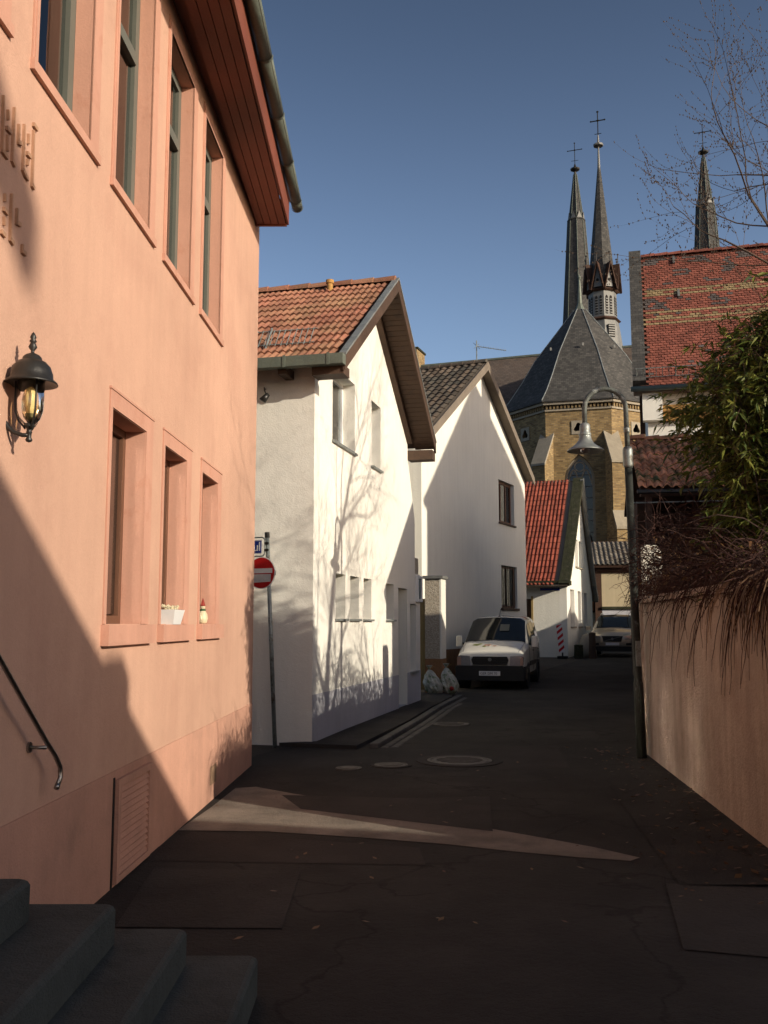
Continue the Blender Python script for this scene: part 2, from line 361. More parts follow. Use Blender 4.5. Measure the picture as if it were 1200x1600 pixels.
# one window unit set in a hole of a wall
def window(T, F, x0, x1, z0, z1, rec, fm, gm, cols=1, rowz=(), fw=.06, curt=None, sill=None, sm=None, room=True, name='window'):
    m = MB(); y0, y1 = rec, rec+.06
    m.box(F, x0, x1, y0, y1, z1-fw, z1).box(F, x0, x1, y0, y1, z0, z0+fw)
    m.box(F, x0, x0+fw, y0, y1, z0+fw, z1-fw).box(F, x1-fw, x1, y0, y1, z0+fw, z1-fw)
    for i in range(1, cols):
        x = x0+(x1-x0)*i/cols; m.box(F, x-fw*.45, x+fw*.45, y0+.004, y1-.004, z0+fw, z1-fw)
    for zz in rowz: m.box(F, x0+fw, x1-fw, y0-.01, y1-.01, zz-fw*.5, zz+fw*.5)
    w = T.part(name, m, fm)
    zs = [z0+fw]+[q for q in rowz]+[z1-fw]
    for i in range(cols):
        for j in range(len(zs)-1):
            a = x0+fw+(x1-x0-2*fw)*i/cols; b = x0+fw+(x1-x0-2*fw)*(i+1)/cols
            T.part('pane', MB().box(F, a+.01, b-.01, y0+.025, y0+.031, zs[j]+.01, zs[j+1]-.01), gm, w)
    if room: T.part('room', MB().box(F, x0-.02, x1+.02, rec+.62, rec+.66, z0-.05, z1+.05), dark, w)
    if curt:
        c = MB(); n = 14
        for (a, b) in curt:
            vs = []
            for i in range(n+1):
                x = x0+(x1-x0)*(a+(b-a)*i/n); y = rec+.13+.018*math.sin(i*2.1)
                vs += [F @ Vector((x, y, z0+.02)), F @ Vector((x, y, z1-.02))]
            c.add(vs, [(2*i, 2*i+2, 2*i+3, 2*i+1) for i in range(n)])
        T.part('curtain', c, curtain, w)
    if sill:
        so_, st, sx = sill
        T.part('sill', MB().box(F, x0-sx, x1+sx, -so_, rec-.002, z0-st, z0-.003), sm, w)
    return w

def pantile(w, l, rolls=1, h=.035):
    """one roof tile: rolls across its width, thick lower edge; x across, y up the slope, z out"""
    m = MB(); n = 6*rolls; vs = []
    for j, (y, dz) in enumerate(((0, .028), (l*1.06, .0))):
        for i in range(n+1):
            q = i/n*rolls; u = q-math.floor(q) if i < n else 1.
            z = h*(max(0, math.sin(u*PI*1.25))**1.2 if u < .8 else 0)
            vs.append((w*i/n, y, z+dz))
    for i in range(n+1):
        vs.append((w*i/n, 0, vs[i][2]-.022))
    fs = [(i, i+1, n+2+i, n+1+i) for i in range(n)]+[(2*n+2+i, 2*n+3+i, i+1, i) for i in range(n)]
    return m.add(vs, fs)
def flat_tile(w, l, round_=True, th=.018):
    m = MB(); g = w*.04
    pts = [(g, l*.16), (w*.25, .02*l), (w*.5, 0), (w*.75, .02*l), (w-g, l*.16)] if round_ else [(g, 0), (w-g, 0)]
    n = len(pts); vs = [(x, y, th+.012) for x, y in pts]+[(w-g, l*1.08, .002), (g, l*1.08, .002)]+[(x, y, .004) for x, y in pts]
    fs = [tuple(range(n+2))]+[(n+2+i, n+3+i, i+1, i) for i in range(n-1)]
    return m.add(vs, fs)
def tiles(T, parent, F, nx, ny, tw, tl, proto, mat, indiv=None, x0=0, y0=0, stag=0, jit=.004, pick=None, smooth=False):
    """lay tiles on roof frame F; indiv(i,j) true -> its own object 'tile', else joined 'roof_tiles' stuff"""
    pm = MB().add(proto.v, proto.f)
    shared = {}
    rest = {}
    for j in range(ny):
        for i in range(nx):
            mt = pick(i, j) if pick else mat
            x = x0+i*tw+(stag*tw if j % 2 else 0); y = y0+j*tl
            L = Matrix.Translation((x+random.uniform(-jit, jit), y+random.uniform(-jit, jit), random.uniform(0, jit*1.5))) @ Matrix.Rotation(random.uniform(-jit, jit)*2, 4, 'Z')
            W = F @ L
            if indiv and indiv(i, j):
                if mt.name not in shared: shared[mt.name] = proto.mesh('tile', mt, smooth=smooth)
                T.inst('tile', shared[mt.name], W, parent)
            else:
                rest.setdefault(mt.name, (MB(), mt))[0].add([W @ v for v in proto.v], proto.f)
    for mb, mt in rest.values(): T.part('roof_tiles', mb, mt, parent, smooth=smooth, kind='stuff')

def roof_frame(p0, p1, pu):
    """p0->p1 along the eave, pu a point up the slope"""
    p0 = Vector(p0); x = (Vector(p1)-p0).normalized(); u = Vector(pu)-p0; u = (u-x*u.dot(x)).normalized(); z = x.cross(u)
    return basis(p0, x, u, z)

# ================================================================ SETTING: ground, street, pavement
def sheet(name, rows, z, mat, kind='structure'):
    """rows: (y, xleft, xright)"""
    m = MB(); vs = []
    for y, a, b in rows: vs += [(a, y, gz(y)+z), (b, y, gz(y)+z)]
    m.add(vs, [(2*i, 2*i+1, 2*i+3, 2*i+2) for i in range(len(rows)-1)])
    return struct(name, m, mat, kind=kind)
sheet('ground', [(-400, -600, 600), (-20, -600, 600), (26, -600, 600), (29, -600, 600), (32, -600, 600), (38, -600, 600), (60, -600, 600), (900, -600, 600)], -.012, soil)
def lx(y): return -1.3+(y-11.2)*.02 if y < 13 else -.96+.2418*(y-13) if y < 20.3 else .85+.42*(y-20.3)
def rx(y): return 2.9+.117*(y-9.) if y < 12 else 3.25+.245*(y-12)
ys = [-14, -4, 0, 3, 6, 9, 11, 13, 15, 17, 19, 21, 23.5, 26, 28, 30, 32, 34, 36, 38, 42, 48, 56]
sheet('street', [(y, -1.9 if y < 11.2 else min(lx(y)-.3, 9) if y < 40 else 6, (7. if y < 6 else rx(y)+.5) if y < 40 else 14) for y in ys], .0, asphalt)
# pale pavement by the pink house, cut to the outline of the sunlit strip
def patch(name, pts, z, mat):
    m = MB(); m.poly([Vector((p[0], p[1], gz(p[1])+z)) for p in pts]); return struct(name, m, mat)
patch('pavement', [gnd(*q) for q in ((278, 1298), (420, 1300), (560, 1309), (700, 1320), (800, 1331), (900, 1340), (985, 1346), (1000, 1341), (930, 1325), (860, 1312), (780, 1298), (700, 1283), (620, 1267), (540, 1253), (460, 1241), (400, 1230), (368, 1232), (330, 1262))], .0045, pave)
for q in ([(180, 1450), (440, 1452), (470, 1362), (240, 1358)], [(765, 1245), (640, 1248), (440, 1243), (470, 1265), (770, 1300)], [(1040, 1382), (1068, 1485), (1230, 1500), (1260, 1385)]):
    patch('asphalt_patch', [gnd(*p) for p in q], .006, asphalt_b)
for q in ([(300, 1300), (655, 1325), (665, 1352), (200, 1345)], [(765, 1167), (870, 1165), (890, 1200), (780, 1205)]):
    patch('asphalt_patch', [gnd(*p) for p in q], .003, asphalt_c)
# raised pavement with kerb stones in front of house one
m = MB(); F1 = frame((-.96, 13.0), (.235, .972))
k0 = [(-.13, 12.75), (.52, 15.88), (1.0, 18.4), (1.62, 21.2)]
pv = MB(); zt = .05
pts = [Vector((-1.38, 12.9, 0)), Vector((-.35, 12.6, 0))]+[Vector((x-.12, y, 0)) for x, y in k0[1:]]+[Vector((1.3, 22.9, 0)), Vector((.75, 20.6, 0)), Vector((-.9, 13.05, 0))]
mm = MB(); n_ = len(pts); mm.add([p+Vector((0, 0, zt)) for p in pts]+[p for p in pts], [tuple(range(n_))]+[(i, i+n_, (i+1) % n_+n_, (i+1) % n_) for i in range(n_)])
pav = struct('sidewalk', mm, asphalt_b)
kb = MB().bevbox(I4, 0, .96, -.06, .06, -.1, .06, .015).mesh('kerb_stone', kerb_m)
def along(pts, step):
    out = []; pts = [Vector((p[0], p[1], 0)) for p in pts]; d = 0
    for a, b in zip(pts, pts[1:]):
        L = (b-a).length; t = d
        while t < L: out.append((a+(b-a)*t/L, (b-a).normalized())); t += step
        d = t-L
    return out
for p, d in along(k0, .98):
    o = bpy.data.objects.new('kerb_stone', kb); col.objects.link(o); o.parent = pav
    o.matrix_basis = Matrix.Translation((0, 0, .0)) @ basis(p, d, Vector((-d.y, d.x, 0)), Vector((0, 0, 1)))
# gutter channel: two rows of setts along the kerb
stt = MB().bevbox(I4, 0, .15, 0, .105, -.05, .012, .02).mesh('sett', kerb_m)
cnt = 0
for row in (0, 1):
    for p, d in along(k0, .165):
        if cnt >= 96: break
        y = Vector((d.y, -d.x, 0)); o = bpy.data.objects.new('sett', stt); col.objects.link(o); o.parent = pav; cnt += 1
        o.matrix_basis = basis(p+y*(.08+.12*row+.105)+d*(.07*row), d, -y, Vector((0, 0, 1))) @ Matrix.Rotation(random.uniform(-.03, .03), 4, 'Z')
# street irons
def manhole(px, py, r, label, cat='manhole cover', rings=2, rw=0):
    c = gnd(px, py); T = Thing('manhole_cover', label, cat, (c.x, c.y, 0), None)
    T.part('rim', MB().lathe([(r*1.14, 0.), (r*1.13, .012), (r*1.02, .014), (r*1.0, .006)], c, 28), iron, smooth=False)
    m = MB().lathe([(r*.98, 0), (r*.98, .012)], c, 28)
    T.part('lid', m, iron)
    g = MB()
    for k in range(-3, 4):
        w = math.sqrt(max(0, (r*.8)**2-(k*r*.22)**2))
        g.box(Matrix.Translation(c), -w, w, k*r*.22-.012, k*r*.22+.012, .0125, .017)
    T.part('tread_pattern', g, iron)
    if rw:
        T.part('outer_ring', MB().lathe([(r*rw, 0), (r*rw, .009), (r*1.16, .0095), (r*1.16, 0)], c, 32), asphalt_b)
manhole(718, 1189, .34, 'large round manhole cover with a wide collar, furthest right of the street irons', rw=1.5)
manhole(611, 1196, .17, 'round drain cover in a dark ring between the two other near street irons', rw=1.4)
manhole(545, 1201, .13, 'smallest round valve cover, leftmost on the street before the pink corner', 'valve cover')
manhole(704, 1132, .27, 'round manhole cover further up the street beside the kerb')

# ================================================================ PINK HOUSE (left)
OP = Vector((-1.515, 11.2, 0)); FP = frame(OP, (.029, 1))
P = Thing('pink_house', 'long pink plastered two storey house on the left with seven stone framed windows', 'house', OP)
UW = [(-6.83+1.236*i, -5.85+1.236*i) for i in range(4)]   # upper frames outer
UW = [(-8.07, -7.09)]+UW
LW = [(-5.47, -4.5), (-4.21, -3.30), (-2.93, -2.04)]
LWo = [(-7.9, -6.95)]
holes = [rect(a+.05, b-.15, 4.33, 6.12) for a, b in UW]+[rect(a+.05, b-.17, 1.6, 2.92) for a, b in LW]
holes.append(rect(-2.28, -1.99, .14, .31))
wl = MB().wall(FP, rect(-16, 0, .7, 6.6), [h for h in holes if h[0][1] > .7], .34)
P.part('wall', wl, pinkwall)
P.part('plinth', MB().wall(frame(OP+Vector((.004, 0, 0)), (.029, 1)), rect(-16, .004, -.1, .699), [holes[-1]], .34), pinkplinth)
gw = MB(); FP2 = frame(FP @ Vector((0, 0.34, 0)), FP.col[1].to_3d()[:2])
gw.box(FP, -.34, 0, .342, 9, -.1, 6.6); gw.box(FP, -16, 0, 9, 9.3, -.1, 6.6).box(FP, -16, -15.7, .35, 9, -.1, 6.6)
P.part('end_wall', gw, pinkwall)
P.part('floor_slab', MB().box(FP, -15.6, -.35, .345, 8.9, 3.3, 3.6), dark)
# window surrounds, upper (moulded in three steps)
for a, b in UW:
    t = MB(); z0, z1 = 4.27, 6.23
    for (w, dpt) in ((.0, .010), (.035, .016), (.075, .011)):
        t.box(FP, a-.0+w*.4, a+.048, -dpt, -.001, z0+.06, z1-w)
        t.box(FP, b-.15, b-w, -dpt, -.001, z0+.06, z1-w)
        t.box(FP, a+.048, b-.15, -dpt, -.001, 6.12, z1-w)
    t.box(FP, b-.153, b-.1505, 0, .099, 4.33, 6.118).box(FP, a+.052, b-.153, 0, .099, 6.1175, 6.1195)
    wn = window(P, FP, a+.05, b-.15, 4.33, 6.12, .10, frame_grey, glass, cols=1, rowz=(5.55,), fw=.085, curt=((.0, .45),))
    P.part('surround', t, pinktrim, wn)
    P.part('sill', MB().box(FP, a-.01, b+.01, -.024, .099, 4.27, 4.327), pinktrim, wn)
for a, b in LW:
    t = MB(); t.box(FP, a, a+.048, -.010, -.001, 1.6, 3.03).box(FP, b-.168, b, -.010, -.001, 1.6, 3.03).box(FP, a+.048, b-.168, -.010, -.001, 2.922, 3.03)
    t.box(FP, a-.01, b+.01, -.016, -.001, 3.03, 3.045).box(FP, b-.173, b-.1705, 0, .134, 1.6, 2.918).box(FP, a+.052, b-.173, 0, .134, 2.9175, 2.9195)
    wn = window(P, FP, a+.05, b-.17, 1.6, 2.92, .135, frame_brown, glass_lower, cols=1, fw=.055, curt=((0, .3),))
    P.part('surround', t, pinktrim, wn)
    P.part('sill', MB().box(FP, a-.02, b+.05, -.05, .144, 1.47, 1.597), pinktrim, wn)
# cellar hatch with louvres and wall vent
h = MB(); x0, x1 = -5.12, -4.36
h.box(FP, x0, x1, -.03, -.006, .6, .645).box(FP, x0, x0+.05, -.03, -.006, .02, .6).box(FP, x1-.05, x1, -.03, -.006, .02, .6).box(FP, x0+.05, x1-.05, -.03, -.006, .02, .06)
hf = P.part('cellar_hatch', h, pinkplinth)
lou = MB().prism(I4, [(0, 0), (.66, 0), (.66, .03), (0, .03)], 0, .012).mesh('louvre', pinkplinth)
for k in range(13):
    P.inst('louvre', lou, FP @ Matrix.Translation((x0+.05, -.024, .065+k*.041)) @ Matrix.Rotation(R(-28), 4, 'X'), hf)
P.part('crack', MB().box(FP, -5.165, -5.135, -.0085, -.003, 0, .66), dark, label='dark vertical joint left of the cellar hatch')
v = MB()
v.box(FP, -2.28, -1.99, -.002, .01, .14, .31)
vg = P.part('vent_grille', v, ventmat)
for k in range(8): P.part('vent_slat', MB().box(FP, -2.27, -2.0, -.006, -.0025, .152+k*.0195, .160+k*.0195), ventmat, vg)
# eaves: boarded soffit box, skewed a little to the wall, fascia, gutter of half round sections
FE = frame(OP+Vector((.01, -.02, 0)), (.002, 1))
sof = P.part('soffit', MB().box(FE, -16, -.28, -.02, 1.2, 6.40, 6.62), wood_soffit)
for i in range(4):
    w0 = -.345+.0875*i
    P.part('soffit_board', MB().box(FE, -16, -.28, w0+.004, w0+.0835, 6.30+.002*i, 6.335), wood_soffit, sof)
P.part('soffit_end_board', MB().box(FE, -.278, -.24, -.352, .1, 6.29, 6.62), wood_soffit, sof)
P.part('fascia', MB().box(FE, -16, -.24, -.375, -.352, 6.31, 6.60), wood_soffit, sof)
gt = MB()
N = 12; a0 = -9.0
for i in range(10):
    xs, xe = -16 if i == 0 else -9+.98*i, -9+.98*(i+1)
    xe = min(xe, .02)
    vs = []
    for x in (xs, xe):
        for rr in (.066, .060):
            for k in range(N+1):
                q = PI+PI*k/N; vs.append(FE @ Vector((x, -.445+rr*math.cos(q), 6.66+rr*math.sin(q))))
    o = N+1; fs = []
    for k in range(N):
        fs += [(k, k+1, 2*o+k+1, 2*o+k), (o+k+1, o+k, 3*o+k, 3*o+k+1), (k, o+k, o+k+1, k+1), (2*o+k, 2*o+k+1, 3*o+k+1, 3*o+k)]
    P.part('gutter_section', MB().add(vs, fs), zincgreen, sof, smooth=True)
    jb = MB(); vs = []
    for x in (xe-.02, xe+.02):
        for k in range(N+1):
            q = PI+PI*k/N; vs.append(FE @ Vector((x, -.445+.074*math.cos(q), 6.66+.074*math.sin(q))))
    P.part('gutter_strap', jb.add(vs, [(k, k+1, o+k+1, o+k) for k in range(N)]), zincgreen, sof)
P.part('gutter_end', MB().prism(FE @ Matrix.Rotation(PI/2, 4, 'Z'), [(-.445+.066*math.cos(PI+PI*k/10), 6.66+.066*math.sin(PI+PI*k/10)) for k in range(11)], -.02, -.013), zincgreen, sof)
rf = MB().add([FE @ Vector(q) for q in ((-16, -.50, 6.62), (.05, -.50, 6.62), (.05, 4.5, 10.2), (-16, 4.5, 10.2), (-16, 9.6, 6.4), (.05, 9.6, 6.4), (.05, 0, 6.55), (-16, 0, 6.55), (.05,4.5,6.55))], [(0, 1, 2, 3), (3, 2, 5, 4)])
rf.prism(frame(FE @ Vector((-.3, 0, 0)), FE.col[1].to_3d()[:2]), [(0.05, 6.6), (9, 6.6), (4.5, 9.9)], 0, .1)
P.part('roof', rf, clayroof)

# iron letters on the pink wall (strokes of a worn blackletter sign, painted over)
class _: pass
def hitw(px, py, F):
    r = ray(px, py); o = F.col[3].to_3d(); n = F.col[1].to_3d(); c = Vector((0, 0, 1.6))
    t = (o-c).dot(n)/r.dot(n); p = F.inverted() @ (c+r*t); return p.x, p.z
letters = [[[(15,110),(12,300),(5,560),(45,620)]], [[(55,230),(55,300)],[(45,375),(75,410)],[(50,440),(50,560)]], [[(107,210),(97,430),(88,640),(108,685)]],
  [[(145,350),(142,430),(140,490),(165,505)]], [[(190,350),(184,540),(178,720),(195,765),(218,800)]], [[(227,430),(225,500)],[(215,585),(240,615)],[(218,640),(216,680)]],
  [[(268,345),(295,385)],[(268,400),(262,620),(255,850),(268,875)]],
  [[(30,930),(28,980)],[(20,1050),(48,1085)],[(22,1120),(22,1180)],[(0,1240),(25,1270)]], [[(85,930),(78,1120),(72,1300),(95,1335)]], [[(130,1050),(127,1110),(125,1160),(155,1180)]], [[(175,1350),(172,1400),(200,1425)]]]
lettermat = M('painted_over_iron', (.42, .24, .15), .8, .15, 5, .2)
L = Thing('iron_lettering', 'worn blackletter iron writing in two rows beside the pink house window, painted over', 'lettering', FP @ Vector((-6.7, 0, 4.)))
for lt in letters:
    m = MB()
    for st in lt:
        pp = [hitw(x/5.336, 130+y/5.336, FP) for x, y in st]
        for (xa, za), (xb, zb) in zip(pp, pp[1:]):
            d = Vector((xb-xa, zb-za)); n = Vector((-d.y, d.x)).normalized()*(.005 if abs(d.x) < abs(d.y)*.4 else .010)
            d = d.normalized()*.004
            m.prism(FP, [(xa-n.x-d.x, za-n.y-d.y), (xb-n.x+d.x, zb-n.y+d.y), (xb+n.x+d.x, zb+n.y+d.y), (xa+n.x-d.x, za+n.y-d.y)], -.014, .002)
    L.part('letter', m, lettermat, kind='stuff' if len(lt) > 1 else None)

# wall lantern
c = Vector((-1.612, 4.29, 2.43)); T = Thing('wall_lantern', 'black bell topped wall lantern with amber glass on the pink wall', 'lantern', c)
sx = 1.1
T.part('hood', MB().lathe([(.0, .470), (.006, .468), (.012, .45), (.02, .432), (.008, .415), (.008, .405), (.03, .395), (.042, .383), (.044, .37), (.062, .362), (.082, .34), (.094, .305), (.096, .282), (.114, .268), (.118, .258), (.112, .258), (.09, .268), (.02, .272)], c, 28), blackmetal, smooth=True)
T.part('finial', MB().lathe([(.0, .505), (.008, .495), (.015, .478), (.01, .47), (.017, .46), (.004, .445)], c, 12), blackmetal, smooth=True)
T.part('glass', MB().lathe([(.060, .272), (.060, .17), (.057, .13), (.045, .095), (.022, .068), (.015, .066), (.02, .07), (.043, .098), (.054, .13), (.057, .17), (.057, .27)], c, 28), glass_amber, smooth=True)
T.part('bulb', MB().lathe([(.0, .12), (.018, .12), (.018, .145), (.024, .16), (.026, .20), (.018, .235), (.0, .245)], c, 14), bulbmat, smooth=True)
T.part('bulb_socket', MB().lathe([(.02, .07), (.021, .12), (.017, .121)], c, 12), frame_grey, smooth=True)
for k in range(3):
    q = R(70+120*k); m = MB()
    m.tube([c+Vector((rr*math.cos(q), rr*math.sin(q), zz)) for rr, zz in ((.067, .275), (.067, .17), (.064, .13), (.05, .09), (.026, .062), (.018, .05))], .0048, 6)
    T.part('cage_bar', m, blackmetal, smooth=True)
T.part('base', MB().lathe([(.0, -.012), (.012, -.008), (.016, .0), (.010, .012), (.011, .03), (.014, .034), (.011, .042), (.014, .055), (.028, .064), (.02, .07), (.0, .07)], c, 16), blackmetal, smooth=True)
T.part('arm', MB().tube([c+Vector(q) for q in ((0, 0, .022), (-.03, .0, .022), (-.07, 0, .035), (-.10, 0, .06), (-.125, 0, .1), (-.14, 0, .13))], [.010, .010, .010, .012, .014, .016], 8), blackmetal, smooth=True)
T.part('wall_plate', MB().prism(frame(c+Vector((-.150, -.04, 0)), (.029, 1)), [(0, .03), (.03, .0), (.06, .0), (.09, .03), (.09, .19), (.05, .22), (.04, .22), (0, .19)], -.012, .01), blackmetal)

# things on the lower window sills
capred = M('faded_red_cloth', (.26, .035, .025), .8, .15, 9, .1)
def gnome(px, label, h=.26):
    x, z = hitw(px, 972, FP); b = FP @ Vector((x, .05, 1.603)); s = h/.3
    T = Thing('figurine', label, 'figurine', b, 'figurines on the pink house window sills')
    T.part('body', MB().lathe([(.03*s, 0), (.052*s, .012*s), (.062*s, .06*s), (.055*s, .11*s), (.032*s, .15*s), (.02*s, .165*s)], b, 14), cream, smooth=True)
    T.part('scarf', MB().lathe([(.022*s, .145*s), (.036*s, .15*s), (.036*s, .168*s), (.02*s, .172*s)], b, 12), green, smooth=True)
    T.part('head', MB().lathe([(.012*s, .165*s), (.027*s, .18*s), (.03*s, .2*s), (.022*s, .22*s)], b, 12), cream, smooth=True)
    T.part('cap', MB().lathe([(.03*s, .205*s), (.026*s, .225*s), (.014*s, .265*s), (.002*s, .30*s)], b, 12), capred, smooth=True)
gnome(163, 'cream figurine with red cap and green scarf in the nearest lower window'); gnome(325, 'small cream figurine with red cap in the farthest lower window', .23)
x, z = hitw(266, 972, FP); b = FP @ Vector((x, 0, 1.597)); T = Thing('flower_pot', 'white angular planter with pale dry flowers in the middle lower window', 'planter', b)
Fb = FP.copy(); Fb.col[3] = (*b, 1)
T.part('pot', MB().add([Fb @ Vector(q) for q in ((-.13, -.055, 0), (.1, -.055, 0), (.1, .055, 0), (-.13, .055, 0), (-.17, -.075, .11), (.15, -.075, .11), (.15, .075, .11), (-.17, .075, .11), (-.16,-.065,.09),(.14,-.065,.09),(.14,.065,.09),(-.16,.065,.09))], [(3, 2, 1, 0), (0, 1, 5, 4), (1, 2, 6, 5), (2, 3, 7, 6), (3, 0, 4, 7), (4,5,9,8),(5,6,10,9),(6,7,11,10),(7,4,8,11),(8,9,10,11)]), white)
fl = MB()
for i in range(40):
    p = Fb @ Vector((random.uniform(-.14, .12), random.uniform(-.05, .05), .1+random.uniform(0, .04))); r_ = .014
    fl.lathe([(.001, -r_), (r_, 0), (.001, r_)], p, 5)
T.part('flowers', fl, cream, kind='stuff')

# stair handrail on the pink wall
T = Thing('handrail', 'short bent steel handrail on the pink wall above the steps', 'handrail', FP @ Vector((-6.4, 0, 1.)))
off = -.09
def wp(px, py, o=off):
    F = FP @ Matrix.Translation((0, o, 0)); x, z = hitw(px, py, F); return F @ Vector((x, 0, z))
ps = [wp(-60, 925), wp(0, 1030), wp(38, 1098), wp(72, 1158), wp(86, 1180), wp(94, 1198), wp(94, 1215), wp(89, 1230)]
T.part('rail', MB().tube(ps, .012, 10), steel, smooth=True)
e = wp(90, 1229); T.part('end_cap', MB().tube([wp(90, 1226), wp(88, 1232)], .0135, 10), steel, smooth=True)
a = wp(73, 1168); bq = FP.inverted() @ a; bq2 = FP @ Vector((bq.x, 0, bq.z-.0)); T.part('bracket', MB().tube([a+Vector((0,0,.0)), FP @ Vector((bq.x, -.004, bq.z))], .009, 8), steel, smooth=True)
T.part('bracket_plate', MB().tube([FP @ Vector((bq.x, -.012, bq.z)), FP @ Vector((bq.x, -.001, bq.z))], .026, 12), steel)

# stone steps lower left
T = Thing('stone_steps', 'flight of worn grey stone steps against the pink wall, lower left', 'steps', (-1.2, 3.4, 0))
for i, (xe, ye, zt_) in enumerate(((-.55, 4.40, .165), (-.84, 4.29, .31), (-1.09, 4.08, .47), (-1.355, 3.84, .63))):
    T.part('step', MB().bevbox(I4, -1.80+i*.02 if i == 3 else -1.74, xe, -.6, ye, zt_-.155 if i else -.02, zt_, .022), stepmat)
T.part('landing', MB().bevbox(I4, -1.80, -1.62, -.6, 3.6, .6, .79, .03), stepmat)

# ================================================================ HOUSE ONE (white gable)
O1 = Vector((-.958, 12.99, 0)); FG = frame(O1, (.235, .972)); dn = FG.col[0].to_3d(); inn = FG.col[1].to_3d()
H = Thing('white_gable_house', 'nearest white rendered gable house with red clay tile roof and tree shadows', 'house', O1)
W1 = 6.05; AS = 2.95; AZ = 7.2; EZ = 5.2
wins = [(.86, 2.1, 4.28, 5.4), (3.17, 3.82, 4.27, 5.4), (1.08, 1.6, 1.68, 2.34), (1.86, 2.38, 1.68, 2.34), (2.67, 3.18, 1.68, 2.34), (4.24, 4.84, 1.68, 2.32), (6.28, 6.86, .66, 2.0)]
outline = [(0, .66), (4.9, .66), (5.22, .66), (5.22, 2.28), (6.0, 2.28), (6.0, .66), (7.27, .66), (7.27, 2.62), (6.75, 2.62), (6.75, 3.72), (6.12, 4.85), (W1, EZ), (AS, AZ), (0, EZ)]
wm = MB().wall(FG, [(0, -.1), (5.22, -.1), (5.22, 2.28), (6.0, 2.28), (6.0, -.1)]+[(7.27, -.1), (7.27, 2.62), (6.75, 2.62), (6.75, 3.72), (6.12, 4.85), (W1, EZ), (AS, AZ), (0, EZ)], [rect(*w) for w in wins[:6]]+[rect(6.28, 6.86, .67, 2.0)], .32)
H.part('gable_wall', wm, whitewall)
H.part('plinth', MB().box(FG, 0.002, 5.22, -.008, -.001, -.1, .66).box(FG, 6.0, 7.27, -.008, -.001, -.1, .66), greyplinth)
FS = frame(FG @ Vector((0, 9, 0)), -inn.xy)      # side wall facing the camera
sw = MB().wall(FS, rect(0, 8.68, -.1, EZ), [], .32); sw.box(FG, 0, 7.27, 8.99, 9.3, -.1, EZ).box(FG, 7.0, 7.27, .33, 9, -.1, 2.6).box(FG, W1-.3, W1, .33, 9, 2.6, EZ)
H.part('side_wall', sw, whitewall)
H.part('upper_floor', MB().box(FG, .33, 6, .33, 8.9, 3.0, 3.2), dark)
for i, w in enumerate(wins[:6]):
    window(H, FG, *w, .2, frame_white if i < 2 else frame_grey, glass, cols=2 if i == 0 else 1, fw=.05, curt=((.0, .35), (.65, 1.)) if i < 2 else None, sill=(.05, .035, .03), sm=zinc)
window(H, FG, 6.28, 6.86, .67, 2.0, .2, frame_grey, glass_far, fw=.05, sill=(.05, .05, .03), sm=zinc)
dr = MB().box(FG, 5.22, 6.0, .24, .29, .0, 2.28); dd = H.part('door', dr, frame_grey)
H.part('door_handle', MB().tube([FG @ Vector((5.42, .19, .95)), FG @ Vector((5.42, .19, 1.35))], .013, 8), steel, dd)
H.part('door_step', MB().box(FG, 5.24, 5.98, .02, .24, -.05, .06), greyplinth, dd)
# annex behind the slanting wall edge, with tall windows
FA = frame(FG @ Vector((5.4, .55, 0)), (.235, .972))
H.part('annex_wall', MB().wall(FA, rect(.6, 2.05, 0, 5.0), [rect(1.02, 1.62, 2.75, 3.4), rect(.75, 1.45, 3.72, 4.85)], .25).box(FA, 1.8, 2.05, .26, 6, 0, 5.0), greyplinth)
window(H, FA, .75, 1.45, 3.72, 4.85, .03, frame_white, glass_far, fw=.08)
window(H, FA, 1.02, 1.62, 2.75, 3.4, .03, frame_white, glass_far, fw=.08)
H.part('parapet', MB().box(FG, 6.75, 7.2, .02, .3, 2.63, 2.95).box(FG, 6.76, 7.05, .33, .5, 2.95, 3.62), pebble)
Wn = frame(FG @ Vector((6.40, .33, 0)), (.235, .972)); window(H, FG, 6.8, 7.25, 2.05, 2.58, -.06, frame_white, glass_far, fw=.05, room=False)
# roof
ov = .5; so_ = .32
sl = (AZ-EZ)/AS; th = math.atan(sl); zE = EZ-sl*so_+.16; zA = AZ+.16
slr = (AZ-EZ)/(W1-AS); zEr = EZ-slr*.30+.16
def gp(x, y, z): return FG @ Vector((x, y, z))
und = MB()
def slab(m, a, b, c_, d, t):
    n = (b-a).cross(d-a).normalized()*t
    m.add([a, b, c_, d, a-n, b-n, c_-n, d-n], [(0, 1, 2, 3), (7, 6, 5, 4), (0, 4, 5, 1), (1, 5, 6, 2), (2, 6, 7, 3), (3, 7, 4, 0)])
slab(und, gp(-so_, 9.4, zE), gp(-so_, -ov, zE), gp(AS, -ov, zA), gp(AS, 9.4, zA), .05)
slab(und, gp(W1+.30, -ov, zEr), gp(W1+.30, 9.4, zEr), gp(AS, 9.4, zA), gp(AS, -ov, zA), .05)
RF = H.part('roof', und, wood_brown)
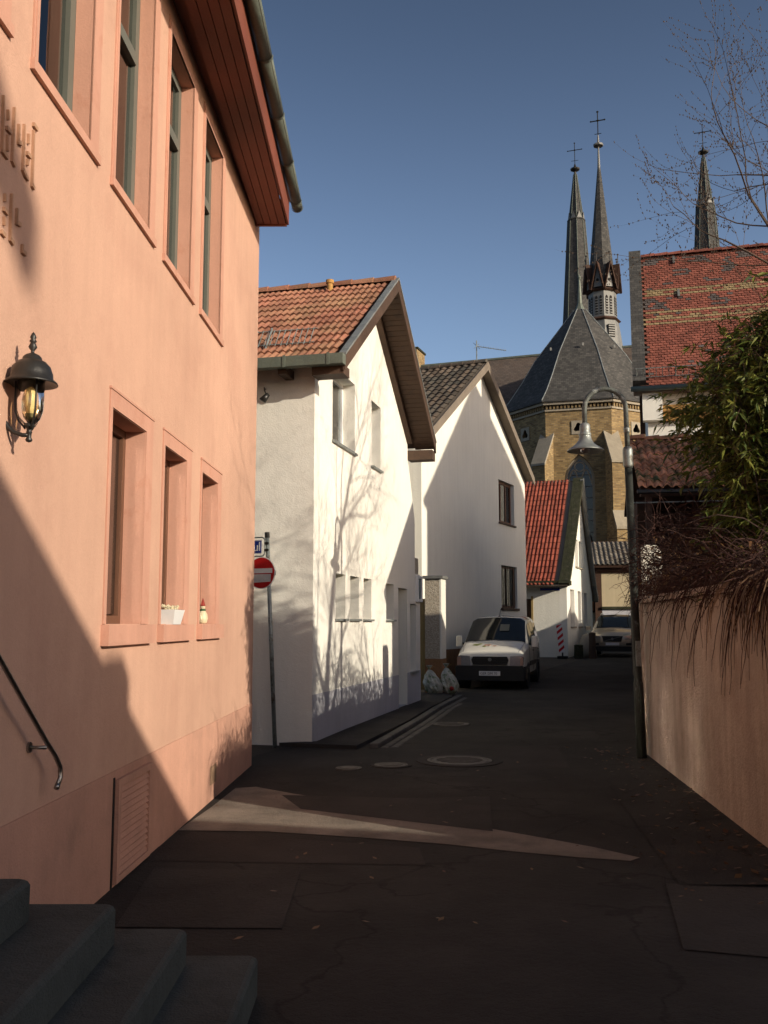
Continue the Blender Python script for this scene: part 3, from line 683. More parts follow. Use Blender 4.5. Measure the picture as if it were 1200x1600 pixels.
# soffit boards under the right slope's gable overhang, and rafters / barge boards
def on(sd_, k, y, dz):       # point on slope: sd_ 0 left 1 right, k 0 eave..1 ridge
    return gp(-so_+(AS+so_)*k, y, zE+(zA-zE)*k+dz) if sd_ == 0 else gp(W1+.30+(AS-W1-.30)*k, y, zEr+(zA-zEr)*k+dz)
for sd_ in (0, 1):
    for nm, y0, y1, d0, d1 in (('barge_board', -ov-.03, -ov+.005, -.16, .05), ('rafter', -.10, -.002, -.20, -.06)):
        m = MB(); p = [on(sd_, 0, y0, d0), on(sd_, 0, y1, d0), on(sd_, 1, y1, d0), on(sd_, 1, y0, d0), on(sd_, 0, y0, d1), on(sd_, 0, y1, d1), on(sd_, 1, y1, d1), on(sd_, 1, y0, d1)]
        if nm == 'rafter': p = [on(sd_, .09 if i % 4 in (0, 1) else 1, (y0 if i % 4 in (0, 3) else y1), d0 if i < 4 else d1) for i in range(8)]
        m.add(p, [(0, 3, 2, 1), (4, 5, 6, 7), (0, 1, 5, 4), (1, 2, 6, 5), (2, 3, 7, 6), (3, 0, 4, 7)]); H.part(nm, m, wood_brown, RF)
    nb = 34
    for i in range(nb):
        k0_, k1_ = (i+.06)/nb, (i+.94)/nb
        p = [on(sd_, k0_, -ov+.01, -.075), on(sd_, k1_, -ov+.01, -.075), on(sd_, k1_, -.105, -.075), on(sd_, k0_, -.105, -.075), on(sd_, k0_, -ov+.01, -.053), on(sd_, k1_, -ov+.01, -.053), on(sd_, k1_, -.105, -.053), on(sd_, k0_, -.105, -.053)]
        H.part('soffit_board', MB().add(p, [(0, 1, 2, 3), (7, 6, 5, 4), (0, 4, 5, 1), (1, 5, 6, 2), (2, 6, 7, 3), (3, 7, 4, 0)]), wood_brown, RF)
m = MB(); y0, y1 = -ov-.04, -ov+.06       # metal verge capping
for sd_ in (0, 1):
    p = [on(sd_, 0, y0, .05), on(sd_, 0, y1, .05), on(sd_, 1, y1, .05), on(sd_, 1, y0, .05), on(sd_, 0, y0, .085), on(sd_, 0, y1, .085), on(sd_, 1, y1, .085), on(sd_, 1, y0, .085)]
    if sd_ == 0: p = [q for q in p]
    m.add(p, [(0, 3, 2, 1), (4, 5, 6, 7), (0, 1, 5, 4), (1, 2, 6, 5), (2, 3, 7, 6), (3, 0, 4, 7)])
H.part('verge_cap', m, zinc, RF)
m = MB().box(FG, W1+.02, W1+.34, -ov+.0, -.003, zEr-.32, zEr-.13); H.part('eave_box', m, wood_brown, RF)
m = MB().box(FG, -so_+.02, -.01, -ov, -.05, zE-.2, zE-.07); H.part('eave_box', m, wood_brown, RF)
for i in range(9): H.part('rafter_tail', MB().box(FG, -so_-.02, -.003, .3+i*1.0, .42+i*1.0, zE-.17, zE-.05), wood_brown, RF)

g = MB(); n8 = 8
g.box(FG, -so_-.15, -so_-.135, -ov-.02, 9.2, zE-.10, zE+.04).box(FG, -so_-.135, -so_-.03, -ov-.02, 9.2, zE-.10, zE-.085).box(FG, -so_-.15, -so_-.0, -ov-.035, -ov-.02, zE-.10, zE+.04).box(FG, -so_-.03, -so_-.015, -ov-.02, 9.2, zE-.10, zE+.02)
gu = H.part('gutter', g, zincgreen, RF)
for i in range(10): H.part('gutter_bracket', MB().box(FG, -so_-.158, -so_-.145, -.35+i*.62, -.31+i*.62, zE-.11, zE+.05), zincgreen, gu)
pr = pantile(.21, .315, 2, .030)
TL = roof_frame(gp(-so_-.04, 9.3, zE+.01), gp(-so_-.04, -ov, zE+.01), gp(AS, 9.3, zA))   # x runs towards the street
slope = (gp(AS, 0, zA)-gp(-so_, 0, zE)).length; ny = 12; tl = slope/ny
nx = int((9.3+ov-.04)/.21)
tiles(H, RF, TL @ Matrix.Translation((.0, 0, .0)), nx, ny, .21, tl, pantile(.21, tl, 2, .03), clayroof, indiv=lambda i, j: i >= nx-24)
TR = roof_frame(gp(W1+.32, -ov+.03, zEr+.01), gp(W1+.32, 9.3, zEr+.01), gp(AS, -ov+.03, zA))
slope2 = (gp(AS, 0, zA)-gp(W1+.3, 0, zEr)).length
tiles(H, RF, TR, nx, ny, .21, slope2/ny, pantile(.21, slope2/ny, 2, .03), clayroof)
def halfpipe(r0, r1, L_, seg=8):
    m = MB(); vs = []
    for x, r_ in ((0, r0), (L_, r1)):
        for k in range(seg+1):
            q = PI*k/seg; vs.append((x, r_*math.cos(q), r_*math.sin(q)))
    o = seg+1; m.add(vs, [(k, k+1, o+k+1, o+k) for k in range(seg)]+[tuple(range(seg, -1, -1))]); return m
rtm = halfpipe(.12, .10, .40).mesh('ridge_tile', clayroof)
for i in range(25):
    H.inst('ridge_tile', rtm, basis(gp(AS, -ov+.02+i*.38, zA+.0), inn, -dn, Vector((0, 0, 1))), RF)
# snow guard railing on the roof
def onl(y, k, up): 
    return TL @ Vector((9.3-y, k*slope, up))
SG = MB(); yy0, yy1 = .05, 6.2; kk = .15
sgp = H.part('snow_guard', MB().tube([onl(yy0, kk+.075, .17), onl(yy1, kk+.075, .17)], .008, 6).tube([onl(yy0, kk, .06), onl(yy1, kk, .06)], .008, 6), galv, RF)
yy = yy0+.06
while yy < yy1:
    H.part('snow_guard_bar', MB().tube([onl(yy, kk-.01, .05), onl(yy, kk+.08, .18)], .007, 5), galv, sgp); yy += .085
for yy in (.75, 1.75, 2.75, 3.75, 4.75, 5.75): H.part('snow_guard_post', MB().tube([onl(yy, kk-.03, .02), onl(yy, kk+.085, .20)], .017, 6), galv, sgp)
pc = on(0, .93, .62, .02)
H.part('vent_pipe', MB().lathe([(.05, -.1), (.05, .13), (.068, .13), (.068, .19), (.0, .19)], pc, 14), wood_yellow, RF, smooth=False)
# small flood lamp on the side wall
p = FG @ Vector((0, .72, 4.86)); T = Thing('floodlight', 'small black floodlight on a curved bracket under the eave of the white house', 'lamp', p)
q = -dn
T.part('bracket', MB().tube([p, p+q*.06+Vector((0,0,.02)), p+q*.14-Vector((0,0,.05))-inn*.04, p+q*.16-Vector((0,0,.14))-inn*.08], .008, 6), blackmetal, smooth=True)
T.part('lamp_head', MB().tube([p+q*.14-Vector((0,0,.10))-inn*.09, p+q*.17-Vector((0,0,.2))-inn*.02], [.03, .055], 10), blackmetal, smooth=True)

# ================================================================ sign pole
pb = Vector((-1.42, 12.78, 0)); pt = Vector((-1.555, 12.72, 2.80))
T = Thing('sign_pole', 'leaning galvanised sign pole at the corner of the first white house', 'pole', pb)
T.part('pole', MB().tube([pb, pt], .028, 12), galv, smooth=True); T.part('cap', MB().tube([pt-(pt-pb).normalized()*.06, pt+(pt-pb).normalized()*.012], .034, 12), blackmetal)
def onpole(z): return pb+(pt-pb)*(z/2.8)
sdir = Vector((.9, -.435, 0)).normalized(); Fs = lambda c_: basis(c_, sdir, Vector((-sdir.y, sdir.x, 0)), Vector((0, 0, 1)))
c = onpole(2.27)+Vector((-.02, -.10, 0)); Fc = Fs(c+sdir*-.075)
T = Thing('no_entry_sign', 'round red no entry sign with a pale sheet stuck below its bar', 'road sign', c)
def disc(F, r, y0, y1, seg=40): return MB().prism(F, [(r*math.cos(2*PI*k/seg), r*math.sin(2*PI*k/seg)) for k in range(seg)], y0, y1)
T.part('rim', disc(Fc, .212, -.001, .006), white); T.part('face', disc(Fc, .202, -.004, -.002), red)
T.part('bar', MB().box(Fc, -.172, .172, -.007, -.005, -.005, .058), white)
T.part('sticker', MB().poly([Fc @ Vector(q) for q in ((-.15, -.009, -.13), (.15, -.009, -.118), (.155, -.009, -.02), (-.155, -.009, -.018))]), curtain)
T.part('clamp', MB().box(Fc, .10, .17, .007, .09, -.03, .03), galv)
c = onpole(2.62)+Vector((.015, -.04, 0)); Fc = Fs(c)
T = Thing('street_name_sign', 'blue street name sign with rounded tube frame high on the leaning pole', 'street sign', c)
T.part('plate', MB().box(Fc, -.80, -.10, -.006, .004, -.095, .095), white); T.part('blue_panel', MB().box(Fc, -.79, -.105, -.009, -.0065, -.08, .08), blue)
fr = []; w0, w1, hh, rr = -.84, -.055, .125, .05
for cx, cz, q0 in ((w1-rr, hh-rr, 0), (w0+rr, hh-rr, 90), (w0+rr, -hh+rr, 180), (w1-rr, -hh+rr, 270)):
    for k in range(5): q = R(q0+90*k/4); fr.append(Fc @ Vector((cx+rr*math.cos(q), 0, cz+rr*math.sin(q))))
fr.append(fr[0]); T.part('tube_frame', MB().tube(fr, .010, 8, False), galv, smooth=True)
T.part('clamp', MB().box(Fc, -.06, .0, -.012, .012, -.06, -.03).box(Fc, -.06, .0, -.012, .012, .03, .06), blackmetal)
me = textmesh('Paul', .175, .002, .95); me.materials.append(white)
o = T.part('lettering', me, None); xs_ = [v.co.x for v in me.vertices]; o.matrix_basis = Matrix.Translation(-T.loc) @ Fc @ Matrix.Translation((-.125-max(xs_), -.0095, -.055)) @ Matrix.Rotation(PI/2, 4, 'X')

# ================================================================ rubbish bags and gate pillar
def bag(x, y, h, lean, label, seed):
    rnd = random.Random(seed); m = bmesh.new(); bmesh.ops.create_icosphere(m, subdivisions=4, radius=1)
    for v_ in m.verts:
        p = v_.co.copy(); t = (p.z+1)/2
        w = .20*(1-.55*t**1.8)*(1 if t > .12 else .7+.3*t/.12)
        a = math.atan2(p.y, p.x); rr_ = math.hypot(p.x, p.y)
        k = 1+.10*math.sin(a*5+seed+t*6)+.07*math.sin(a*11+t*9+seed)+.05*math.sin(t*23+a*3)
        v_.co = Vector((math.cos(a)*rr_*w*k*1.1+lean*t*h, math.sin(a)*rr_*w*k, t*h+.012*math.sin(a*7)))
    me = bpy.data.meshes.new('bag'); m.to_mesh(me); m.free(); me.materials.append(bagmat); me.polygons.foreach_set('use_smooth', [True]*len(me.polygons))
    T = Thing('rubbish_bag', label, 'rubbish bag', (x, y, gz(y)), 'rubbish bags beside the gate pillar')
    o = T.part('sack', me, None)
    tp = Vector((x+lean*h, y, h)); 
    T.part('knot', MB().lathe([(.045, -.05), (.02, .0), (.05, .05), (.075, .09), (.03, .07)], tp, 9), bagmat)
    T.part('drawstring', MB().tube([tp+Vector(q) for q in ((.0, -.03, 0), (.05, -.05, .03), (.09, -.04, .07), (.13, -.03, .05))], .006, 5), wood_yellow)
    if seed == 5: T.part('packaging', MB().lathe([(.01, -.05), (.05, -.02), (.055, .02), (.01, .05)], Vector((x, y-.165, .16)), 8), bagred)
bag(1.17, 22.0, .58, -.25, 'crumpled translucent rubbish bag, nearer the white house', 2); bag(1.52, 22.05, .62, -.18, 'translucent rubbish bag with red packaging showing, nearer the van', 5)
p0 = Vector((.98, 23.1, 0)); Fq = frame(p0, (.96, -.28))
T = Thing('gate_pillar', 'pale pebbledash gate pillar with brown base between the two white houses', 'pillar', p0)
T.part('shaft', MB().box(Fq, 0, .36, 0, .5, .78, 2.68), pebble); T.part('side_face', MB().box(Fq, .361, .40, .0, .5, .78, 2.68), whitewall2); T.part('base', MB().box(Fq, .0, .41, -.01, .52, -.1, .779), brownplinth); T.part('coping', MB().box(Fq, -.05, .45, -.05, .55, 2.682, 2.75), leadpale)
T = Thing('side_gate', 'narrow ochre boarded gate left of the pebbledash pillar', 'gate', p0+Vector((-.3, 0, 0)))
for i in range(3): T.part('board', MB().box(Fq, -.24+.08*i, -.165+.08*i, .05, .08, .05, 2.2), ochre)
T.part('gate_post', MB().box(Fq, -.32, -.25, .03, .1, 0, 2.25), wood_brown)

# ================================================================ HOUSE TWO
O2 = Vector((1.0, 25.4, 0)); F2 = frame(O2, (.487, 1)); W2 = 9.05; A2 = 4.5; E2 = 6.62; Z2 = 9.6; D2 = 8.5
H = Thing('cream_gable_house', 'second white gable house with dark tile roof behind the parked van', 'house', O2)
wins = [(6.25, 7.83, 4.9, 6.3), (6.4, 8.02, 2.12, 3.51)]
H.part('gable_wall', MB().wall(F2, [(0, .9), (W2, .9), (W2, E2), (A2, Z2), (0, E2)], [rect(*w) for w in wins], .3), whitewall2)
H.part('plinth', MB().box(frame(O2+Vector((.01, 0, 0)), (.487, 1)), 0, W2, 0, .3, -.2, .897), brownplinth)
sw = MB().box(F2, .0, .3, .302, D2, -.2, E2).box(F2, W2-.3, W2, .302, D2, -.2, E2).box(F2, 0, W2, D2, D2+.3, -.2, E2)
H.part('side_walls', sw, whitewall2)
H.part('left_projection', MB().box(F2, -1.5, -.003, .9, D2, 0, 6.5), whitewall2)
window(H, F2, *wins[0], .12, frame_brown, glass, cols=3, fw=.09, curt=((0, .3), (.7, 1)), sill=(.06, .05, .05), sm=wood_brown)
window(H, F2, *wins[1], .1, frame_brown, glass, cols=2, fw=.08, curt=((0, 1),), sill=(.06, .08, .08), sm=wood_brown)
wb = MB()
for i in range(9): wb.box(F2, 6.5+.17*i, 6.52+.17*i, .03, .05, 2.14, 3.5)
H.part('window_bars', wb, blackmetal)
ov = .3; s1 = (Z2-E2)/A2; eL = E2-s1*.1+.13; zR = Z2+.13; s2 = (Z2-E2)/(W2-A2)
def gp2(x, y, z): return F2 @ Vector((x, y, z))
und = MB(); slab(und, gp2(-.15, D2+.4, eL), gp2(-.15, -ov, eL), gp2(A2, -ov, zR), gp2(A2, D2+.4, zR), .1); slab(und, gp2(W2+.15, -ov, eL), gp2(W2+.15, D2+.4, eL), gp2(A2, D2+.4, zR), gp2(A2, -ov, zR), .1)
RF = H.part('roof', und, wood_grey)
for sd_ in (0, 1):
    ex = -.15 if sd_ == 0 else W2+.15
    for (y0, y1, d0, d1) in ((-ov-.03, -ov-.002, -.24, .03),):
        p = [gp2(ex, y0, eL+d0), gp2(ex, y1, eL+d0), gp2(A2, y1, zR+d0), gp2(A2, y0, zR+d0), gp2(ex, y0, eL+d1), gp2(ex, y1, eL+d1), gp2(A2, y1, zR+d1), gp2(A2, y0, zR+d1)]
        H.part('barge_board', MB().add(p, [(0, 3, 2, 1), (4, 5, 6, 7), (0, 1, 5, 4), (1, 2, 6, 5), (2, 3, 7, 6), (3, 0, 4, 7)]), wood_grey, RF)
TL2 = roof_frame(gp2(-.2, D2+.4, eL+.01), gp2(-.2, -ov, eL+.01), gp2(A2, D2+.4, zR)); sl2 = (gp2(A2, 0, zR)-gp2(-.2, 0, eL)).length
tiles(H, RF, TL2, int((D2+.7)/.24), 17, .24, sl2/17, pantile(.24, sl2/17, 1, .05), darkroof, indiv=lambda i, j: i >= int((D2+.7)/.24)-16)
TR2 = roof_frame(gp2(W2+.2, -ov, eL+.01), gp2(W2+.2, D2+.4, eL+.01), gp2(A2, -ov, zR)); tiles(H, RF, TR2, int((D2+.7)/.24), 17, .24, sl2/17, pantile(.24, sl2/17, 1, .05), darkroof)
rtm = halfpipe(.13, .11, .40).mesh('ridge_tile', darkroof)
for i in range(23): H.inst('ridge_tile', rtm, basis(gp2(A2, -ov+.02+i*.39, zR), F2.col[1].to_3d(), -F2.col[0].to_3d(), Vector((0, 0, 1))), RF)
# aerial
p = at(745, 566, 31.5); T = Thing('tv_aerial', 'roof television aerial on a thin mast above the dark tile roof', 'aerial', p-Vector((0, 0, .4)))
T.part('mast', MB().tube([p-Vector((0, 0, .6)), p+Vector((0, 0, .75))], .02, 6), galv)
b0 = p+Vector((0, 0, .55)); b1 = p+Vector((.95, -.35, .30)); bm_ = MB().tube([b0, b1], .012, 5); T.part('boom', bm_, galv)
for i in range(12):
    c = b0.lerp(b1, (i+.5)/12); T.part('element', MB().tube([c+Vector((-.05, -.14, -.06)), c+Vector((.05, .14, .08))], .007, 4), galv)
T.part('reflector', MB().tube([b0+Vector((-.1, -.1, -.1)), b0+Vector((.1, .1, .12))], .008, 4).tube([b0+Vector((-.1, .1, .15)), b0+Vector((.1, -.1, -.12))], .008, 4), galv)

# ================================================================ HOUSE THREE (steep red roof)
O3 = Vector((7.21, 38, .1)); F3 = frame(O3, (.37, 1)); W3 = 6.9; A3 = 3.7; E3 = 3.45; Z3 = 7.8; D3 = 7
H = Thing('steep_red_roofed_house', 'small white house with steep red tile roof and mossy verge at the street bend', 'house', O3)
def w3(pxa, pya, pxb, pyb):
    xa, za = hitw(pxa, pya, F3); xb, zb = hitw(pxb, pyb, F3); return xa, xb, zb, za
wins = [(.85, 1.85, 1.5, 3.0), (2.75, 3.6, 1.5, 2.98), (4.5, 5.3, 1.5, 2.96), (2.3, 3.05, 4.0, 5.15), (3.3, 4.0, 4.0, 5.15)]
H.part('gable_wall', MB().wall(F3, [(0, 0), (W3, 0), (W3, E3-.3), (A3, Z3-.2), (0, E3)], [rect(*w) for w in wins], .3), whitewall)
fs3 = frame(F3 @ Vector((0, D3, 0)), -F3.col[1].to_3d().xy)
H.part('side_wall', MB().wall(fs3, rect(0, D3-.3, 0, E3), [rect(D3-1.85, D3-1.42, .15, 2.6)], .28).box(F3, W3-.3, W3, .303, D3, 0, E3-.3).box(F3, 0, W3, D3, D3+.3, 0, E3-.3), whitewall2)
H.part('door', MB().box(fs3, D3-1.85, D3-1.42, .15, .2, .15, 2.6), wood_dark)
H.part('door_post', MB().box(fs3, D3-1.42, D3-1.34, -.02, .0, 0, 2.7), ochre)
for i, w in enumerate(wins): window(H, F3, *w, .16, frame_brown if i < 3 else frame_grey, curtain if i in (0, 3, 4) else glass_far, fw=.07, sill=(.07, .06, .06), sm=stone)
def gp3(x, y, z): return F3 @ Vector((x, y, z))
prof = [(-.55, E3-.35), (0.05, E3+.15), (1.9, E3+.22+2.0), (A3, Z3+.05)]
prof_r = [(W3+.45, E3-.75), (W3-.25, E3-.05), (5.1, E3+2.05), (A3, Z3+.05)]
und = MB()
for pf in (prof, prof_r):
    for (xa, za), (xb, zb) in zip(pf, pf[1:]):
        if pf is prof: slab(und, gp3(xa, D3+.3, za), gp3(xa, -.12, za), gp3(xb, -.12, zb), gp3(xb, D3+.3, zb), .1)
        else: slab(und, gp3(xa, -.12, za), gp3(xa, D3+.3, za), gp3(xb, D3+.3, zb), gp3(xb, -.12, zb), .1)
RF = H.part('roof', und, wood_grey)
for pf in (prof,):
    for (xa, za), (xb, zb) in zip(pf, pf[1:]):
        TF = roof_frame(gp3(xa, D3+.3, za+.01), gp3(xa, .28, za+.01), gp3(xb, D3+.3, zb)); ln = math.hypot(xb-xa, zb-za); ny = max(2, round(ln/.33))
        n3 = int((D3+.02)/.16); tiles(H, RF, TF, n3, ny, .16, ln/ny, pantile(.16, ln/ny, 1, .035), redroof, indiv=lambda i, j: i >= n3-16)
# mossy verge band along the left slope, pale verge boards on the gable
mossmat = M('moss_grown_verge', (.028, .03, .014), .95, .3, 6, .8, 30, c2=(.06, .055, .04), c2t=(.5, .7), c2s=5)
vb = MB()
for (xa, za), (xb, zb) in zip(prof, prof[1:]):
    a, b, c_, d = gp3(xa-.05, .22, za+.09), gp3(xa-.05, -.2, za+.09), gp3(xb-.05, -.2, zb+.09), gp3(xb-.05, .22, zb+.09); slab(vb, a, b, c_, d, .16)
H.part('mossy_verge', vb, mossmat, RF)
vb = MB()
for (xa, za), (xb, zb) in zip(prof_r, prof_r[1:]):
    a, b, c_, d = gp3(xa, -.24, za+.08), gp3(xa, -.10, za+.08), gp3(xb, -.10, zb+.08), gp3(xb, -.24, zb+.08); slab(vb, a, b, c_, d, .26)
H.part('verge_board', vb, leadpale, RF)
H.part('eave_cornice', MB().box(F3, -.5, .0, -.2, D3, E3-.34, E3-.16), mossmat, RF)
q = fs3 @ Vector((D3-1.05, 0, 3.02)); Fz = basis(q, fs3.col[0].to_3d(), fs3.col[1].to_3d(), Vector((0, 0, 1)))
T = Thing('wall_street_sign', 'narrow dark blue street name plate under the eave of the red roofed house', 'street sign', q)
T.part('plate', MB().box(Fz, 0, .78, -.025, -.002, -.1, .1), blue)
me = textmesh('Gutenbergstr.', .115, .001, 1.05); me.materials.append(leadpale); o = T.part('lettering', me, None); o.matrix_basis = Matrix.Translation(-T.loc) @ Fz @ Matrix.Translation((.05, -.028, -.04)) @ Matrix.Rotation(PI/2, 4, 'X')
# barrier beacon and bollards before the house
def gy(px, Y): return Vector(((px-600)/1500.*Y*1.0+0, Y, gz(Y)))
p = Vector((6.83, 37.1, gz(37.1))); Fb = frame(p, (.98, -.2), p.z)
T = Thing('barrier_beacon', 'red and white striped barrier board leaning before the red roofed house', 'beacon', p)
Fb2 = Fb @ Matrix.Rotation(R(-5), 4, 'Y')
T.part('board', MB().box(Fb2, -.11, .11, 0, .03, .22, 1.3), white)
for k in range(5):
    z = .24+k*.23; m = MB().prism(Fb2, [(-.11, z), (.11, min(z+.16, 1.3)), (.11, min(z+.27, 1.3)), (-.11, min(z+.11, 1.3))], -.006, -.002); T.part('red_stripe', m, red)
T.part('foot', MB().box(Fb, -.2, .2, -.1, .35, 0, .09), rubber); T.part('stem', MB().box(Fb, -.03, .03, 0, .04, .09, .24), plastic)
for i, (x, y, h_, r_, lab, mt) in enumerate(((7.5, 37.35, .52, .17, 'low dark stone bollard at the corner of the red roofed house', mossmat), (8.0, 37.2, 1.0, .13, 'tall dark post beside the silver car bonnet', wood_brown))):
    T = Thing('bollard', lab, 'bollard', (x, y, gz(y))); b = Vector((x, y, gz(y)))
    T.part('shaft', MB().lathe([(r_*1.1, 0), (r_, h_*.85), (r_*1.0, h_*.9)], b, 10), mt, smooth=False); T.part('cap', MB().lathe([(r_*1.06, h_*.9), (r_*1.06, h_*.96), (r_*.6, h_)], b, 10), mt)
p = Vector((7.95, 38.0, gz(38.0))); b = p; 
single('boundary_stone', MB().lathe([(.40, 0), (.38, .25), (.30, .6), (.16, .85), (.0, .92)], p, 12), stone, 'rounded pale guard stone against the red roofed house wall', 'guard stone', p, smooth=True)

# ================================================================ far building behind the silver car
q0 = Vector((10.6, 50.5, .2)); FD = frame(q0, (.985, -.17))
H = Thing('beige_timber_house', 'beige rendered house with dark timbers and grey tile eave closing the street', 'house', q0)
H.part('wall', MB().wall(FD, rect(.8, 9, 0, 4.6), [rect(.85, 1.0, 1.5, 1.6)], .3).box(FD, -1.2, .8, .35, .6, 0, 4.6), beigewall)
H.part('lower_wall', MB().box(FD, .8, 9, -.06, -.003, 0, 2.35), greyplinth); H.part('ledge', MB().box(FD, .8, 9, -.16, -.003, 2.36, 2.50), mossmat)
H.part('corner_post', MB().box(FD, .45, .80, -.05, .3, 0, 4.6), wood_dark); H.part('upper_beam', MB().box(FD, -1.2, 9, -.08, -.003, 4.25, 4.6).box(FD, -1.2, .45, .2, .34, 2.2, 4.25), wood_dark)
w_ = H.part('window', MB().box(FD, -.5, -.42, .1, .16, 2.3, 3.2).box(FD, .30, .38, .1, .16, 2.3, 3.2).box(FD, -.42, .30, .1, .16, 3.12, 3.2).box(FD, -.42, .30, .1, .16, 2.3, 2.38), frame_orange); H.part('pane', MB().box(FD, -.42, .3, .12, .13, 2.38, 3.12), glass_far, w_)
H.part('doorway', MB().box(FD, -.6, .9, -.075, -.065, .1, 1.7), dark)
und = MB(); slab(und, FD @ Vector((-2, -.5, 4.62)), FD @ Vector((9.5, -.5, 4.62)), FD @ Vector((9.5, 3.5, 6.2)), FD @ Vector((-2, 3.5, 6.2)), .12); RF = H.part('roof', und, wood_dark)
tiles(H, RF, roof_frame(FD @ Vector((-2, -.55, 4.64)), FD @ Vector((9.5, -.55, 4.64)), FD @ Vector((-2, 3.5, 6.24))), 46, 8, .25, .5, pantile(.25, .5, 1, .06), greytile)

# ================================================================ CHURCH
ax = Vector((.335, .942, 0)).normalized(); pe = Vector((ax.y, -ax.x, 0))      # axis away from the camera, and to the right
CH = Thing('brick_church', 'large yellow brick gothic church with slate roofs and three tall spires', 'church', (13.4, 63.6, 0))
# polygonal apse
C0 = Vector((13.42, 63.7, 0)); s8 = 4.06; ap = s8/2/math.tan(PI/8); Rr = s8/2/math.sin(PI/8); n0 = math.atan2(-.966, -.26)
EZc = 15.5
facets = []
for k in (-2, -1, 0, 1, 2):
    a = n0+k*PI/4; nrm_ = Vector((math.cos(a), math.sin(a), 0)); d = Vector((-nrm_.y, nrm_.x, 0)); o = C0+nrm_*ap-d*s8/2
    facets.append((o, d, nrm_, k))
hw = 1.02
def pointed(xc, w, z0, zs, seg=7):
    """pointed arch outline"""
    pts = [(xc-w, z0), (xc+w, z0)]
    for k in range(seg+1): q = k/seg*R(62); pts.append((xc-w+2*w*math.cos(q), zs+2*w*math.sin(q)))
    for k in range(seg-1, -1, -1): q = k/seg*R(62); pts.append((xc+w-2*w*math.cos(q), zs+2*w*math.sin(q)))
    return pts
for o, d, nr, k in facets:
    F = frame(o, d.xy)
    arch = pointed(s8/2, .92, 3.2, 10.5); tre = rect(s8/2-.34, s8/2+.34, 13.45, 14.15)
    CH.part('apse_wall', MB().wall(F, rect(0, s8, -.2, EZc-.6), [arch, tre] if abs(k) < 2 else [], .5), brick)
    if abs(k) < 2:
        f = CH.part('trefoil_window', MB().wall(F @ Matrix.Translation((0, -.05, 0)), rect(s8/2-.42, s8/2+.42, 13.37, 14.23), [[(s8/2+.26*math.sin(q*2*PI/18)*(1+.25*math.cos(q*2*PI/6)), 13.78+.26*math.cos(q*2*PI/18)*(1+.25*math.cos(q*2*PI/6))) for q in range(18)]], .049), stone)
        CH.part('dark_opening', MB().box(F, s8/2-.4, s8/2+.4, .3, .34, 13.3, 14.3), dark, f)
        # traceried window
        wf = MB()
        outer = pointed(s8/2, .90, 3.2, 10.5); inner = pointed(s8/2, .76, 3.35, 10.5)
        wf.wall(F @ Matrix.Translation((0, .2, 0)), outer, [inner], .12)
        wf.box(F, s8/2-.05, s8/2+.05, .21, .3, 3.35, 10.7)
        for sg in (-1, 1):
            pp = []
            for q in range(9): t_ = q/8; pp.append(F @ Vector((s8/2+sg*(.76-.35*t_*1.1)*(1 if t_ < 1 else 1)-sg*0, .25, 10.2+.95*math.sin(t_*PI/2))))
            wf.tube(pp, .045, 4)
            pp = [F @ Vector((s8/2+sg*(.02+.36*(q/8)), .25, 10.2+.95*math.sin(q/8*PI/2))) for q in range(9)]; wf.tube(pp, .045, 4)
        wf.tube([F @ Vector((s8/2+.30*math.cos(q*PI/8), .25, 11.35+.30*math.sin(q*PI/8))) for q in range(17)], .05, 4)
        w_ = CH.part('arched_window', wf, stone)
        CH.part('leaded_glass', MB().prism(F, pointed(s8/2, .84, 3.3, 10.5), .27, .29), glass_far, w_)
        gb = MB()
        for z in [3.6+.72*i for i in range(11)]: gb.box(F, s8/2-.76, s8/2+.76, .235, .26, z, z+.045)
        CH.part('glazing_bars', gb, iron, w_)
    # cornice with a frieze of small dentils
    c_ = MB().box(F, -.02, s8+.02, -.10, .4, EZc-.60, EZc-.46).box(F, -.1, s8+.1, -.30, .4, EZc-.22, EZc-.05)
    CH.part('cornice', c_, stone)
    dm = MB()
    for i in range(18): dm.box(F, .05+i*.226, .05+i*.226+.12, -.16, .0, EZc-.459, EZc-.221)
    CH.part('dentil_frieze', dm, brick, kind='stuff')
    CH.part('frieze_back', MB().box(F, 0, s8, .01, .4, EZc-.459, EZc-.221), dark)
# buttresses on the corners
for k in (-1.5, -.5, .5, 1.5):
    a = n0+k*PI/4; nr = Vector((math.cos(a), math.sin(a), 0)); o = C0+nr*(Rr-.25); F = frame(o, (nr.x, nr.y)); F = F @ Matrix.Translation((0, -.42, 0))
    # side profile in (x outwards, z)
    CH.part('buttress', MB().prism(F, [(0, -.2), (1.75, -.2), (1.75, 7.3), (1.25, 8.3), (1.25, 11.4), (1.1, 11.5), (0, 13.35)], 0, .84), brick)
    CH.part('buttress_cap', MB().prism(F, [(1.36, 11.32), (1.36, 11.46), (0.02, 13.6), (0.02, 13.4), (1.24, 11.42)], -.06, .90), stone)
    CH.part('buttress_ledge', MB().prism(F, [(1.86, 7.22), (1.86, 7.36), (1.26, 8.42), (1.26, 8.3), (1.74, 7.3)], -.06, .90), stone)
